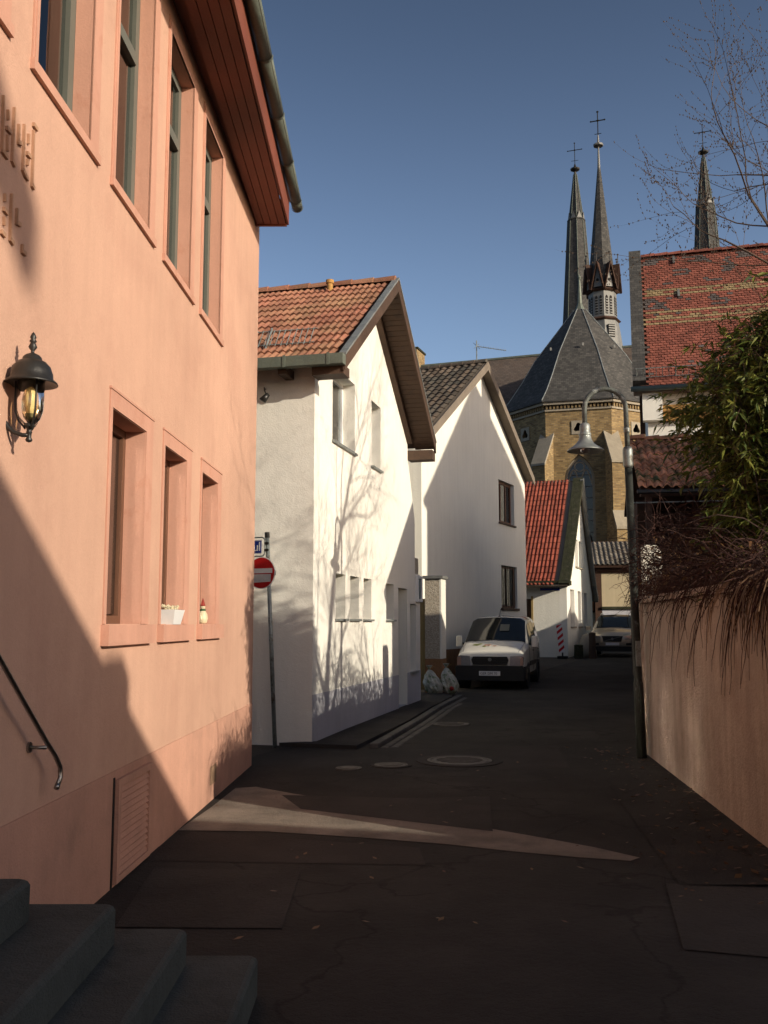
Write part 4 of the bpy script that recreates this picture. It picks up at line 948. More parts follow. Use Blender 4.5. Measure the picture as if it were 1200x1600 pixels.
# apse roof with a flared foot
def octroof(profile, c, ang, segs=8):
    m = MB(); vs = []
    for r_, z in profile:
        for k in range(8):
            a = ang+PI/8+k*PI/4; vs.append(c+Vector((r_*math.cos(a), r_*math.sin(a), z)))
    n = len(profile)
    return m.add(vs, [(i*8+k, i*8+(k+1) % 8, (i+1)*8+(k+1) % 8, (i+1)*8+k) for i in range(n-1) for k in range(8)]+[tuple(range(7, -1, -1)), tuple(range((n-1)*8, n*8))])
RFc = CH.part('apse_roof', octroof([(Rr+.45, EZc-.05), (Rr+.45, EZc+.03), (Rr-.25, EZc+.85), (Rr-1.1, EZc+2.1), (Rr-2.1, EZc+3.75), (.42, 22.9), (.12, 23.1)], C0, n0), slate)
hp = MB()
for k in range(8):
    a = n0+PI/8+k*PI/4; hp.tube([C0+Vector((r_*math.cos(a), r_*math.sin(a), z+.02)) for r_, z in ((Rr+.45, EZc+.03), (Rr-.25, EZc+.85), (Rr-1.1, EZc+2.1), (Rr-2.1, EZc+3.75), (.42, 22.9))], .035, 5)
CH.part('hip_rolls', hp, zinc, RFc)
CH.part('finial', MB().lathe([(.46, 22.6), (.34, 23.0), (.16, 23.4), (.10, 24.6), (.06, 25.1), (.14, 25.25), (.06, 25.4), (.02, 25.5)], C0, 8), zincgreen, RFc)
for k in (-1, 0, 1):
    a = n0+k*PI/4+.1; CH.part('roof_hook', MB().box(basis(C0+Vector((2.9*math.cos(a), 2.9*math.sin(a), 19.6)), (1, 0, 0), (0, 1, 0), (0, 0, 1)), -.06, .06, -.06, .06, 0, .2), leadpale, RFc)
# choir, transept, nave roofs and walls
FCc = basis(C0, pe, ax, Vector((0, 0, 1)))
def roofprism(F, w, y0, y1, ze, zr, name, mt):
    m = MB(); vs = [F @ Vector(q) for q in ((-w, y0, ze), (w, y0, ze), (0, y0, zr), (-w, y1, ze), (w, y1, ze), (0, y1, zr))]
    return CH.part(name, m.add(vs, [(0, 1, 2), (3, 5, 4), (0, 2, 5, 3), (1, 4, 5, 2), (0, 3, 4, 1)]), mt)
roofprism(FCc, ap+.3, 0.5, 14, EZc, 22.9, 'choir_roof', slate); CH.part('choir_wall', MB().box(FCc, -ap, ap, .5, 14, -.2, EZc-.01), brick)
X0 = Vector((17.45, 74.2, 0)); FX = basis(X0, pe, ax, Vector((0, 0, 1)))
FT = basis(X0, -ax, pe, Vector((0, 0, 1)))
roofprism(FT, 6.2, -15.2, 15, EZc, 23.25, 'transept_roof', brownslate); CH.part('transept_wall', MB().box(FX, -15.5, 15.3, -5.9, 5.9, -.2, EZc-.01), brick)
roofprism(FX, 6.2, 6.3, 44, EZc, 23.0, 'nave_roof', slate); CH.part('nave_wall', MB().box(FX, -6, 6, 6, 30, -.2, EZc-.01), brick)
CH.part('ridge_flashing', MB().tube([X0-pe*15.3+Vector((0, 0, 23.28)), X0+pe*15+Vector((0, 0, 23.28))], .12, 6), zincgreen)
# stepped transept gable at the left
gs = [(-6.6, 14.5), (6.6, 14.5), (6.6, 17.2)]
st = 6
for i in range(st): x = 6.6-i*1.1; gs += [(x, 17.4+i*1.45), (x-1.1+.0, 17.4+i*1.45)] if i else [(6.6, 17.6), (5.5, 17.6)]
pts = [(-6.6, 14)]+[(6.6, 14)]
for i in range(6): pts += [(6.6-i*1.1, 17.4+i*1.42), (5.5-i*1.1, 17.4+i*1.42)]
pts += [(-x, z) for x, z in reversed(pts[2:-1])]
FGb = basis(X0-pe*15.6, -ax, pe, Vector((0, 0, 1)))
g_ = CH.part('stepped_gable', MB().prism(FGb, pts, -.5, .4), brick)
for i in range(6):
    for sg in (-1, 1):
        x = 6.05-i*1.1; CH.part('gable_coping', MB().box(FGb, sg*x-.6, sg*x+.6, -.6, .5, 17.4+i*1.42+.003, 17.4+i*1.42+.16), mossmat, g_)
def spire(c, prof, ang=0): return octroof(prof, c, ang)
def cross(c, z0, z1, w):
    m = MB().tube([c+Vector((0, 0, z0)), c+Vector((0, 0, z1))], .045, 5); zc = z0+(z1-z0)*.72
    m.tube([c-pe*w+Vector((0, 0, zc)), c+pe*w+Vector((0, 0, zc))], .05, 5)
    for sg in (-1, 1): m.lathe([(.0, -.09), (.1, 0), (0, .09)], c+pe*w*sg+Vector((0, 0, zc)), 6)
    m.lathe([(.0, -.12), (.12, 0), (0, .12)], c+Vector((0, 0, z1)), 6); m.lathe([(.02, -.1), (.16, 0), (.02, .1)], c+Vector((0, 0, zc)), 6)
    m.tube([c-pe*w*.5+Vector((0, 0, z0+(z1-z0)*.3)), c+pe*w*.5+Vector((0, 0, z0+(z1-z0)*.3))], .03, 4)
    return m
an = R(-122)
for nm, c, zt_, lab in (('left_spire', Vector((23.2, 111, 0)), 56.2, 'west tower spire standing left'), ('right_spire', Vector((36.75, 105, 0)), 55.3, 'west tower spire standing right behind the large red roof')):
    S = CH.part('spire', spire(c, [(2.75, 26), (2.55, 30), (1.78, 37.6), (1.02, zt_-6.4), (1.10, zt_-6.35), (1.08, zt_-6.2), (.85, zt_-6.15), (.18, zt_-.4), (.12, zt_)], an), slate, label=lab)
    CH.part('tower', MB().box(basis(c, pe, ax, Vector((0, 0, 1))), -3, 3, -3, 3, 0, 26), brick)
    for k in range(8):
        a = an+k*PI/4; cc = c+Vector((math.cos(a)*.95, math.sin(a)*.95, zt_-6.3)); CH.part('gablet', MB().add([cc+Vector((-math.sin(a)*.35, math.cos(a)*.35, 0)), cc+Vector((math.sin(a)*.35, -math.cos(a)*.35, 0)), cc+Vector((0, 0, .95)), cc+Vector((-math.cos(a)*.45, -math.sin(a)*.45, .6))], [(1, 0, 2), (0, 3, 2), (3, 1, 2)]), leadpale, S)
    CH.part('knob', MB().lathe([(.1, zt_-.1), (.55, zt_+.15), (.6, zt_+.3), (.2, zt_+.45), (.08, zt_+.9)], c, 10), blackmetal, S)
    CH.part('cross', cross(c, zt_+.4, zt_+3.6, .85), blackmetal, S)
    er = MB()
    for k in range(8):
        a = an+PI/8+k*PI/4; er.tube([c+Vector((r_*math.cos(a), r_*math.sin(a), z)) for r_, z in ((2.77, 26), (2.57, 30), (1.8, 37.6), (1.04, zt_-6.4))], .045, 4).tube([c+Vector((r_*math.cos(a), r_*math.sin(a), z)) for r_, z in ((.87, zt_-6.15), (.2, zt_-.4))], .045, 4)
    CH.part('edge_rolls', er, zincgreen, S)
# crossing turret with belfry stage, gables and louvres
c = X0.copy(); a8 = R(-120)
S = CH.part('spire', spire(c, [(1.12, 27.9), (1.02, 29.2), (.13, 38.3), (.09, 38.9)], a8), slate, label='slender spire of the crossing turret')
CH.part('spire_tip', MB().lathe([(.16, 37.6), (.10, 39.0), (.06, 40.2), (.4, 40.25), (.42, 40.38), (.1, 40.55), (.05, 41.2)], c, 8), leadpale, S)
CH.part('cross', cross(c, 40.5, 43.2, .55), blackmetal, S)
CH.part('turret_skirt', spire(c, [(1.95, 21.5), (1.5, 23.4), (1.22, 25.4)], a8), leadpale)
bel = CH.part('belfry', spire(c, [(1.12, 25.5), (1.10, 27.9)], a8), leadpale)
CH.part('belfry_ledge', spire(c, [(1.28, 25.35), (1.42, 25.45), (1.2, 25.65)], a8), wood_dark); CH.part('belfry_ledge', spire(c, [(1.2, 27.75), (1.34, 27.85), (1.15, 28.0)], a8), wood_dark)
ap2 = 1.11*math.cos(PI/8); hw2 = 1.11*math.sin(PI/8)
for k in range(8):
    a = a8+k*PI/4; nr = Vector((math.cos(a), math.sin(a), 0)); d = Vector((-nr.y, nr.x, 0)); F = basis(c+nr*ap2, d, -nr, Vector((0, 0, 1)))
    for sg in (-1, 1):
        lv = MB().prism(F, pointed(sg*.18, .10, 25.85, 27.2), -.02, .0); o_ = CH.part('louvre_opening', lv, dark, bel)
    lv = MB()
    for sg in (-1, 1):
        for j in range(6): lv.box(F, sg*.18-.10, sg*.18+.10, -.06, -.02, 25.92+j*.22, 26.0+j*.22)
    CH.part('louvres', lv, leadpale, bel, kind='stuff')
    gg = CH.part('belfry_gable', MB().prism(F, [(-hw2*.8, 28.05), (hw2*.8, 28.05), (0, 29.75)], -.16, .5), leadpale)
    CH.part('gable_opening', MB().lathe([(0, 0), (.13, 0), (.13, .01), (0, .01)], F @ Vector((0, -.17, 28.6)), 8, F=Matrix.Rotation(math.atan2(nr.y, nr.x), 4, 'Z') @ Matrix.Rotation(PI/2, 4, 'Y')), dark, gg)
    gr = MB()
    for sg in (-1, 1):
        p0_, p1_ = F @ Vector((sg*hw2*1.25, -.42, 27.8)), F @ Vector((0, -.42, 30.05)); p2_, p3_ = F @ Vector((0, .8, 30.05)), F @ Vector((sg*hw2*1.25, .3, 27.8)); slab(gr, p0_, p1_, p2_, p3_, .07)
    CH.part('gable_roof', gr, wood_dark, gg)
    CH.part('gable_finial', MB().tube([F @ Vector((0, -.3, 30)), F @ Vector((0, -.3, 30.8))], .035, 5).lathe([(0, -.1), (.1, 0), (0, .1)], F @ Vector((0, -.3, 30.8)), 6), iron, gg)
F = basis(c+Vector((math.cos(a8+PI/4), math.sin(a8+PI/4), 0))*1.26, Vector((-math.sin(a8+PI/4), math.cos(a8+PI/4), 0)), -Vector((math.cos(a8+PI/4), math.sin(a8+PI/4), 0)), Vector((0, 0, 1)))
lv = MB().box(F, -.28, .28, -.1, .12, 23.9, 24.9); o_ = CH.part('louvre_window', lv, dark)
for j in range(5): CH.part('louvre', MB().box(F, -.26, .26, -.14, -.08, 23.97+j*.19, 24.06+j*.19), leadpale, o_)

# ================================================================ RIGHT: large house with patterned beaver-tail roof
d5 = Vector((.967, -.255, 0)); u5 = Vector((.255, .967, 0)); Q0 = Vector((10.42, 39.25, 0))
H = Thing('patterned_roof_house', 'tall house on the right with red tile roof patterned by yellow bands', 'house', Q0)
FR_ = basis(Q0, d5, u5, Vector((0, 0, 1)))
H.part('wall', MB().box(FR_, .55, 17, .5, .8, 0, 11.3), whitewall2); H.part('side_wall', MB().prism(FR_ @ Matrix.Rotation(PI/2, 4, 'Z'), [(.803, 0), (9.2, 0), (9.2, 11.0), (4.8, 18.4), (.803, 11.3)], -.85, -.55), whitewall2)
H.part('corbel', MB().box(FR_, .35, 1.15, .02, .49, 10.0, 11.15), whitewall2); H.part('yellow_beam', MB().box(FR_, 1.15, 17, .1, .49, 10.35, 10.62).box(FR_, 1.15, 17, .25, .49, 10.0, 10.34), wood_yellow)
H.part('eave_soffit', MB().box(FR_, 0, 17, -.1, .49, 11.16, 11.26), wood_grey)
ze, zr_, run = 11.3, 18.75, 4.75
und = MB(); slab(und, FR_ @ Vector((.3, -.1, ze)), FR_ @ Vector((17, -.1, ze)), FR_ @ Vector((17, run, zr_)), FR_ @ Vector((.3, run, zr_)), .12); slab(und, FR_ @ Vector((17, 9.6, ze)), FR_ @ Vector((.3, 9.6, ze)), FR_ @ Vector((.3, run, zr_)), FR_ @ Vector((17, run, zr_)), .12)
RF = H.part('roof', und, wood_dark)
vb = MB(); slab(vb, FR_ @ Vector((-.02, -.2, ze+.35)), FR_ @ Vector((.52, -.2, ze+.35)), FR_ @ Vector((.52, run, zr_+.42)), FR_ @ Vector((-.02, run, zr_+.42)), .5)
H.part('slated_verge', vb, slate, RF)
TF = roof_frame(FR_ @ Vector((.5, -.15, ze+.01)), FR_ @ Vector((17, -.15, ze+.01)), FR_ @ Vector((.5, run, zr_))); ln = math.hypot(run+.15, zr_-ze)
rnd = random.Random(4); TWb = .235; nyb = 58; nxb = int(13.5/TWb)
def pk(i, j):
    if j in (26, 28, 31, 39, 41): return beaverY
    if j in (29, 40): return beaver if rnd.random() < .6 else beaverY
    ph = ((i+3*(j//3)) % 9) < 3 and (j % 6) < 3
    if j > 43 and ph: return beaverG if rnd.random() < .8 else beaver
    if 32 < j < 38 and ((i//4) % 3 == 0): return beaverG if rnd.random() < .7 else beaver
    return beaver if rnd.random() > .04 else beaverG
tiles(H, RF, TF, nxb, nyb, TWb, ln/nyb, flat_tile(TWb, ln/nyb, True, .02), beaver, stag=.5, pick=pk, jit=.006)
rtm = halfpipe(.19, .15, .62).mesh('ridge_tile', beaver)
for i in range(26): H.inst('ridge_tile', rtm, basis(FR_ @ Vector((.55+i*.6, run, zr_+.03)), d5, u5, Vector((0, 0, 1))) @ Matrix.Rotation(PI, 4, 'Z') @ Matrix.Translation((-.6, 0, 0)), RF)
H.part('gutter', MB().tube([FR_ @ Vector((-.1, -.28, ze-.02)), FR_ @ Vector((17, -.28, ze-.02))], .11, 8), zincgreen, RF, smooth=True)
g = MB(); k1 = lambda x, a, up: TF @ Vector((x, a, up))
sgp = H.part('snow_guard', MB().tube([k1(-.4, .62, .55), k1(12, .62, .55)], .02, 5).tube([k1(-.4, .55, .12), k1(12, .55, .12)], .02, 5), galv, RF)
for i in range(48): H.part('snow_guard_bar', MB().tube([k1(-.35+i*.26, .55, .1), k1(-.35+i*.26, .62, .56)], .014 if i % 6 else .03, 4), galv, sgp)
for (x, y) in ((1.6, 6.0), (1.5, 8.5), (6.2, 8.6), (11.2, 8.5)): H.part('roof_hook', MB().box(TF @ Matrix.Translation((x, y, 0)), -.05, .05, -.25, .25, .05, .12), leadpale, RF)

# ================================================================ barn with old pantiles
B0 = at(1001, 765, 24.0); zB = B0.z; d6 = Vector((.985, -.17, 0)).normalized(); u6 = Vector((-d6.y, d6.x, 0))
FB = basis(Vector((B0.x, B0.y, 0)), d6, u6, Vector((0, 0, 1)))
H = Thing('old_barn', 'open dark barn with mossy old pantile roof behind the street lamp', 'barn', FB @ Vector((0, 0, 0)))
runb, zrb = 2.75, 6.72
und = MB(); slab(und, FB @ Vector((0, 0, zB)), FB @ Vector((9, 0, zB)), FB @ Vector((9, runb, zrb)), FB @ Vector((0, runb, zrb)), .1); slab(und, FB @ Vector((9, 5.6, zB)), FB @ Vector((0, 5.6, zB)), FB @ Vector((0, runb, zrb)), FB @ Vector((9, runb, zrb)), .1)
RF = H.part('roof', und, wood_dark)
TFb = roof_frame(FB @ Vector((-.05, -.08, zB+.01)), FB @ Vector((9, -.08, zB+.01)), FB @ Vector((-.05, runb, zrb))); lb = math.hypot(runb+.08, zrb-zB); nyb = 9; twb = .205
tiles(H, RF, TFb, 44, nyb, twb, lb/nyb, pantile(twb, lb/nyb, 1, .07), mossroof, indiv=lambda i, j: i < 30, jit=.012)
rtm = halfpipe(.15, .11, .42).mesh('ridge_tile', mossroof)
for i in range(22): H.inst('ridge_tile', rtm, basis(FB @ Vector((.4+i*.4, runb, zrb+.02+(.04 if i % 3 == 0 else 0))), -d6, -u6, Vector((0, 0, 1))), RF)
H.part('back_wall', MB().box(FB, .1, 9, 5.3, 5.5, 0, zB).box(FB, .1, .3, 2.2, 5.3, 0, zB).box(FB, 8.8, 9, .2, 5.3, 0, zB), wood_dark)
H.part('loft_floor', MB().box(FB, .1, 9, .25, 5.3, 2.9, 3.0), wood_dark)
for x in (.12, 3.1, 6.1): H.part('post', MB().box(FB, x, x+.16, .1, .26, 0, zB-.15), wood_dark)
H.part('eave_beam', MB().box(FB, 0, 9, .08, .28, zB-.16, zB-.02), wood_dark)
H.part('gutter', MB().tube([FB @ Vector((-.1, -.14, zB-.07)), FB @ Vector((9, -.14, zB-.07))], .055, 6), blackmetal)
H.part('rail', MB().tube([FB @ Vector((-.2, -.05, zB-.34)), FB @ Vector((9, -.05, zB-.30))], .018, 5), galv)
bw = MB()
for i in range(40): bw.box(FB, .3+i*.215, .5+i*.215, .30, .32, 0, 2.9)
H.part('boarding', bw, wood_dark, kind='stuff')
# white stub wall in front of the barn
p = at(1003, 900, 14.5); F = frame((3.60, 14.2), (.245, 1)); F = F @ Matrix.Translation((0, 0, 0))
wbk = at(1004, 850, 14.0)
Fw = basis(Vector((wbk.x, 14.0, 0)), Vector((.985, -.17, 0)).normalized(), Vector((.17, .985, 0)).normalized(), Vector((0, 0, 1)))
T = Thing('stub_wall', 'pale rendered wall stub with rounded top right behind the lamp post', 'wall', Fw @ Vector((0, 0, 0)))
T.part('body', MB().prism(Fw, [(0, 0), (.27, 0), (.27, 2.55), (.25, 2.68), (.2, 2.74), (.03, 2.75), (0, 2.73)], 0, .32), whitewall2)
# street side wall / hedge beyond the lamp
Fh = frame((6.55, 24.2), (-.24, -1)); T = Thing('street_side_wall', 'low reddish brown wall on the right of the street beyond the lamp', 'wall', (3.5, 12.7, 0))
T.part('wall', MB().box(frame((3.40, 12.02), (.262, 1)), .0, 14.8, -.25, 0, -.1, 1.9), brownplinth)
T = Thing('street_side_wall', 'reddish brown boarded wall beside the silver car', 'wall', (7.2, 26.5, 0))
Fk = frame((7.12, 26.4), (.26, 1)); T.part('wall', MB().box(Fk, 0, 11.5, -.28, -.03, -.1, 2.7), brownplinth)
for i in range(40): T.part('board', MB().box(Fk, i*.285+.01, i*.285+.275, -.03, .0, .05, 2.6), wood_brown)

rnd = random.Random(31); m = MB(); Fhg = frame((3.40, 12.02), (.262, 1))
for i in range(1500):
    x = rnd.uniform(.2, 7.2); p = Fhg @ Vector((x, -rnd.uniform(.02, .5), 1.85)); pts = [p]; d = Vector((rnd.gauss(0, .35), rnd.gauss(0, .35), 1)).normalized(); L_ = rnd.uniform(.25, .68)
    for k in range(3): d = (d+Vector((rnd.gauss(0, .25), rnd.gauss(0, .25), 0))).normalized(); pts.append(pts[-1]+d*L_/3)
    m.tube(pts, .004, 3, False)
    for k in range(2):
        q = pts[rnd.randint(1, 3)]; a = Vector((rnd.gauss(0, 1), rnd.gauss(0, 1), rnd.gauss(0, 1))).normalized(); b = a.orthogonal().normalized(); m.poly([q-a*.035, q+b*.02, q+a*.035, q-b*.02])
Thg = Thing('hedge', 'thin leafless hedge growing along the top of the low street side wall', 'hedge', Fhg @ Vector((3, -.2, 1.9))); Thg.part('branches', m, twig, kind='stuff')

# ================================================================ GARDEN WALL right, with creeper
GA = Vector((2.615, 6.05, 0)); GB = Vector((3.20, 12.0, 0)); dg = (GB-GA).normalized(); Lg = (GB-GA).length
FGW = frame(GB, -dg.xy)         # x towards the camera, y to the right
T = Thing('garden_wall', 'rough pinkish rendered garden wall on the right under hanging creeper', 'wall', GB)
n = 24; m = MB(); vs = []
rnd = random.Random(3)
m.wall(FGW, rect(0, Lg, -.1, 1.85), [], .3); T.part('wall', m, gwall)
T.part('pier', MB().bevbox(FGW, -.2, .12, -.03, .34, -.1, 1.95, .03), gwall)
T.part('coping', MB().bevbox(FGW, .12, Lg+.04, -.05, .36, 1.853, 1.93, .03), gwall)
T.part('end_pier', MB().bevbox(FGW, Lg-.10, Lg+.08, -.05, .36, -.1, 1.84, .03), pinkplinth)
# earth strip with fallen leaves at its foot
m = MB(); m.add([FGW @ Vector(q) for q in ((-.3, -.55, .008), (-.3, 0, .03), (Lg, 0, .03), (Lg, -.8, .008), (Lg*.5, -.75, .014))], [(0, 4, 3, 2, 1)]); struct('verge_strip', m, asphalt)
m = MB(); rnd = random.Random(9)
for i in range(240):
    x = rnd.uniform(-.5, Lg+.5); y = -abs(rnd.gauss(0, .38))-.02; p = FGW @ Vector((x, y, .03+rnd.uniform(0, .02))); a = rnd.uniform(0, 6.3); s_ = rnd.uniform(.015, .04)
    d = Vector((math.cos(a), math.sin(a), rnd.uniform(-.4, .4)))*s_; e = Vector((-math.sin(a), math.cos(a), rnd.uniform(-.3, .3)))*s_*.6
    m.poly([p-d, p+e, p+d, p-e])
for i in range(60):
    x = rnd.uniform(-1.5, 2.4); y = rnd.uniform(5, 12); p = Vector((x, y, .025)); a = rnd.uniform(0, 6.3); s_ = rnd.uniform(.012, .03)
    d = Vector((math.cos(a), math.sin(a), .2))*s_; e = Vector((-math.sin(a), math.cos(a), 0))*s_*.6; m.poly([p-d, p+e, p+d, p-e])
struct('fallen_leaves', m, leafdry, kind='stuff')
# creeper: tangled mass along the wall top and hanging twigs
def twigs(count, fn, r0, seg, seed):
    m = MB(); rnd = random.Random(seed)
    for i in range(count):
        p, d, L_, g_, w_ = fn(rnd); pts = [p.copy()]; k = seg
        for j in range(k):
            d = (d+Vector((rnd.gauss(0, w_), rnd.gauss(0, w_), rnd.gauss(0, w_)-g_))).normalized(); p = p+d*(L_/k); pts.append(p.copy())
        m.tube(pts, [r0*(1-.7*j/k) for j in range(k+1)], 3, False)
    return m
CR = Thing('creeper', 'leafless red brown creeper tangled on and hanging over the garden wall', 'creeper', FGW @ Vector((3, .1, 1.9)))
def hang(rnd):
    x = rnd.uniform(-.35, Lg+.3); p = FGW @ Vector((x, rnd.uniform(-.12, .1), rnd.uniform(1.86, 2.12)))
    clump = .5+.5*math.sin(x*2.3+1)*math.sin(x*5.1); L_ = rnd.uniform(.06, .14+.2*clump+.16*(x/Lg))
    return p, (FGW.to_3x3() @ Vector((rnd.gauss(0, .35), -.9, .2))).normalized(), L_, .55, .09
CR.part('hanging_twigs', twigs(520, hang, .0032, 7, 1), twig, kind='stuff')
def hang2(rnd):
    x = rnd.choice((Lg-.9, Lg-1.1, Lg-1.9, 3.1, 3.0, Lg-.3, 2.0))+rnd.gauss(0, .07); p = FGW @ Vector((x, rnd.uniform(-.12, -.02), rnd.uniform(1.8, 2.0)))
    return p, (FGW.to_3x3() @ Vector((rnd.gauss(.1, .2), -.5, -.4))).normalized(), rnd.uniform(.35, .85), .4, .08
CR.part('long_strands', twigs(55, hang2, .005, 9, 2), twig, kind='stuff')
def mass(rnd):
    x = rnd.uniform(-.3, Lg); top = 2.05+.8*math.exp(-((x-1.9)/2.4)**2)+.12*math.sin(x*2.4)
    p = FGW @ Vector((x, rnd.uniform(-.12, 1.1), rnd.uniform(1.85, top))); a = rnd.uniform(0, 6.3)
    return p, Vector((math.cos(a), math.sin(a), rnd.uniform(-.2, .9))).normalized(), rnd.uniform(.2, .65), .12, .36
CR.part('tangle', twigs(3000, mass, .0055, 6, 3), twig, kind='stuff')
def pale(rnd):
    x = rnd.uniform(Lg-1.5, Lg+.2); p = FGW @ Vector((x, rnd.uniform(.0, .35), 1.93))
    return p, (FGW.to_3x3() @ Vector((rnd.gauss(0, .5), -.7, .75))).normalized(), rnd.uniform(.35, .75), .5, .12
CR.part('pale_stems', twigs(90, pale, .008, 8, 4), twigpale, kind='stuff')
m = MB(); rnd = random.Random(12)
for i in range(1500):
    x = rnd.uniform(-.6, Lg); top = 2.1+.55*math.exp(-((x-1.9)/2.4)**2)
    p = FGW @ Vector((x, rnd.uniform(-.1, 1.1), rnd.uniform(1.9, top))); a = Vector((rnd.gauss(0, 1), rnd.gauss(0, 1), rnd.gauss(0, 1))).normalized(); b = a.orthogonal().normalized(); s_ = rnd.uniform(.02, .045)
    m.poly([p-a*s_, p+b*s_*.5, p+a*s_, p-b*s_*.5])
CR.part('withered_leaves', m, leafdry, kind='stuff')

# ================================================================ bamboo / evergreen shrub above the wall
def bamboo(name, label, cc, rad, seed, nc, leaves_per, cat='shrub', group=None, lo=1.7):
    rnd = random.Random(seed); T = Thing(name, label, cat, (cc.x, cc.y, 0), group); st = MB(); lf = MB(); tw = MB()
    for i in range(nc):
        a = rnd.uniform(0, 6.3); rr_ = math.sqrt(rnd.random()); bx, by = cc.x+.5*rad.x*rr_*math.cos(a), cc.y+.5*rad.y*rr_*math.sin(a)
        a2 = a+rnd.gauss(0, .5); r2 = rad.x*rr_*rnd.uniform(.7, 1.1); tx, ty = cc.x+r2*math.cos(a2), cc.y+rad.y*rr_*math.sin(a2)
        zt_ = cc.z+rad.z*(1-.75*rr_**2)*rnd.uniform(.8, 1.08)
        pts = []
        for j in range(9): t_ = j/8; pts.append(Vector((bx+(tx-bx)*t_**1.6, by+(ty-by)*t_**1.6, zt_*(1-(1-t_)**1.15)*1.0-.25*rr_*t_**4)))
        st.tube(pts, [.011*(1-.8*j/8) for j in range(9)], 5, False)
        for j in range(leaves_per):
            t_ = rnd.uniform(.28, 1.)**.8*8; k = min(7, int(t_)); p = pts[k].lerp(pts[k+1], t_-k)
            if p.z < lo: continue
            d = Vector((rnd.gauss(0, 1), rnd.gauss(0, 1), rnd.gauss(.1, .5))).normalized(); L_ = rnd.uniform(.12, .42); q = p+d*L_+Vector((0, 0, -.05))
            tw.tube([p, p.lerp(q, .5)+Vector((0, 0, .015)), q], .0018, 3, False)
            for s_ in range(rnd.randint(5, 9)):
                o = p.lerp(q, rnd.uniform(.35, 1.05)); ld = (d+Vector((rnd.gauss(0, .8), rnd.gauss(0, .8), rnd.gauss(-.35, .5)))).normalized(); l_ = rnd.uniform(.06, .13); w_ = rnd.uniform(.009, .016)
                sd_ = ld.cross(Vector((rnd.gauss(0, .6), rnd.gauss(0, .6), 1))).normalized()*w_; dr_ = Vector((0, 0, -l_*.18))
                lf.add([o, o+ld*l_*.45+sd_, o+ld*l_+dr_, o+ld*l_*.45-sd_], [(0, 1, 2, 3)])
    T.part('canes', st, bark, kind='stuff'); T.part('twigs', tw, twig, kind='stuff'); T.part('foliage', lf, leaf, kind='stuff')
    return T
bamboo('bamboo', 'dense green bamboo leaning over the garden wall at the right edge', Vector((3.98, 8.1, 3.4)), Vector((1.4, 1.0, 1.35)), 5, 230, 60)
bamboo('bamboo', 'low bamboo thicket added to shade the creeper tangle', Vector((4.05, 8.0, 1.8)), Vector((1.1, 1.3, .8)), 15, 90, 40, lo=1.6)  # second clump added to keep the sun off the tangle

# ================================================================ bare trees
def tree(name, label, base, h, lean, seed, depth=5, r0=.11, spread=.5, buds=True, group=None, sway=Vector((-.35, 0, 0))):
    rnd = random.Random(seed); T = Thing(name, label, 'tree', base, group); tips = []
    trunk = MB(); limbs = {}; 
    def grow(p, d, L_, r_, lv, key):
        k = 5; pts = [p.copy()]; dd = d.copy()
        for j in range(k):
            dd = (dd+Vector((rnd.gauss(0, .11), rnd.gauss(0, .11), rnd.gauss(.0, .08)+(.05 if lv < 2 else .02)))).normalized(); p = p+dd*(L_/k); pts.append(p.copy())
        rs = [r_*(1-.45*j/k) if lv < depth else r_*(1-.75*j/k) for j in range(k+1)]
        (trunk if lv == 0 else limbs.setdefault(key, MB())).tube(pts, rs, 7 if lv < 2 else 4 if lv < 4 else 3, False)
        if lv >= depth:
            if buds:
                m = limbs[key]
                for j in range(1, k+1):
                    for _ in range(2):
                        q = pts[j].lerp(pts[j-1], rnd.random()); m.lathe([(.001, -.012), (.007, 0), (.001, .012)], q+Vector((rnd.gauss(0, .006), 0, rnd.gauss(0, .006))), 4)
            return
        nb = 3 if lv == 0 else rnd.choice((3, 4, 4))
        for b in range(nb+1):
            t_ = 1. if b == 0 else rnd.uniform(.3, .95); i_ = min(k-1, int(t_*k)); q = pts[i_].lerp(pts[i_+1], t_*k-i_)
            ax_ = dd.orthogonal().normalized(); ax_ = Matrix.Rotation(rnd.uniform(0, 6.3), 3, dd) @ ax_
            ang = rnd.uniform(.15, .35) if b == 0 else rnd.uniform(.55, 1.1)
            nd = (Matrix.Rotation(ang, 3, ax_) @ dd+sway*.22*rnd.random()+Vector((0, 0, .10))).normalized()
            grow(q, nd, L_*rnd.uniform(.6, .82)*(1 if b == 0 else .9), rs[i_]*(.72 if b == 0 else .5), lv+1, key if lv else b)
    grow(Vector(base), lean.normalized(), h*.36, r0, 0, 0)
    T.part('trunk', trunk, bark, smooth=True)
    for k_, m in limbs.items(): T.part('limb', m, bark)
    return T
tree('bare_tree', 'bare budding tree whose twigs enter the top right of the sky', (5.95, 8.0, 0), 11.0, Vector((-.0, .03, 1)), 21, 5, .17)
tree('bare_tree', 'slender leafless tree behind the garden wall nearer the lamp', (5.6, 11.6, 0), 7.0, Vector((-.05, 0, 1)), 4, 4, .06)

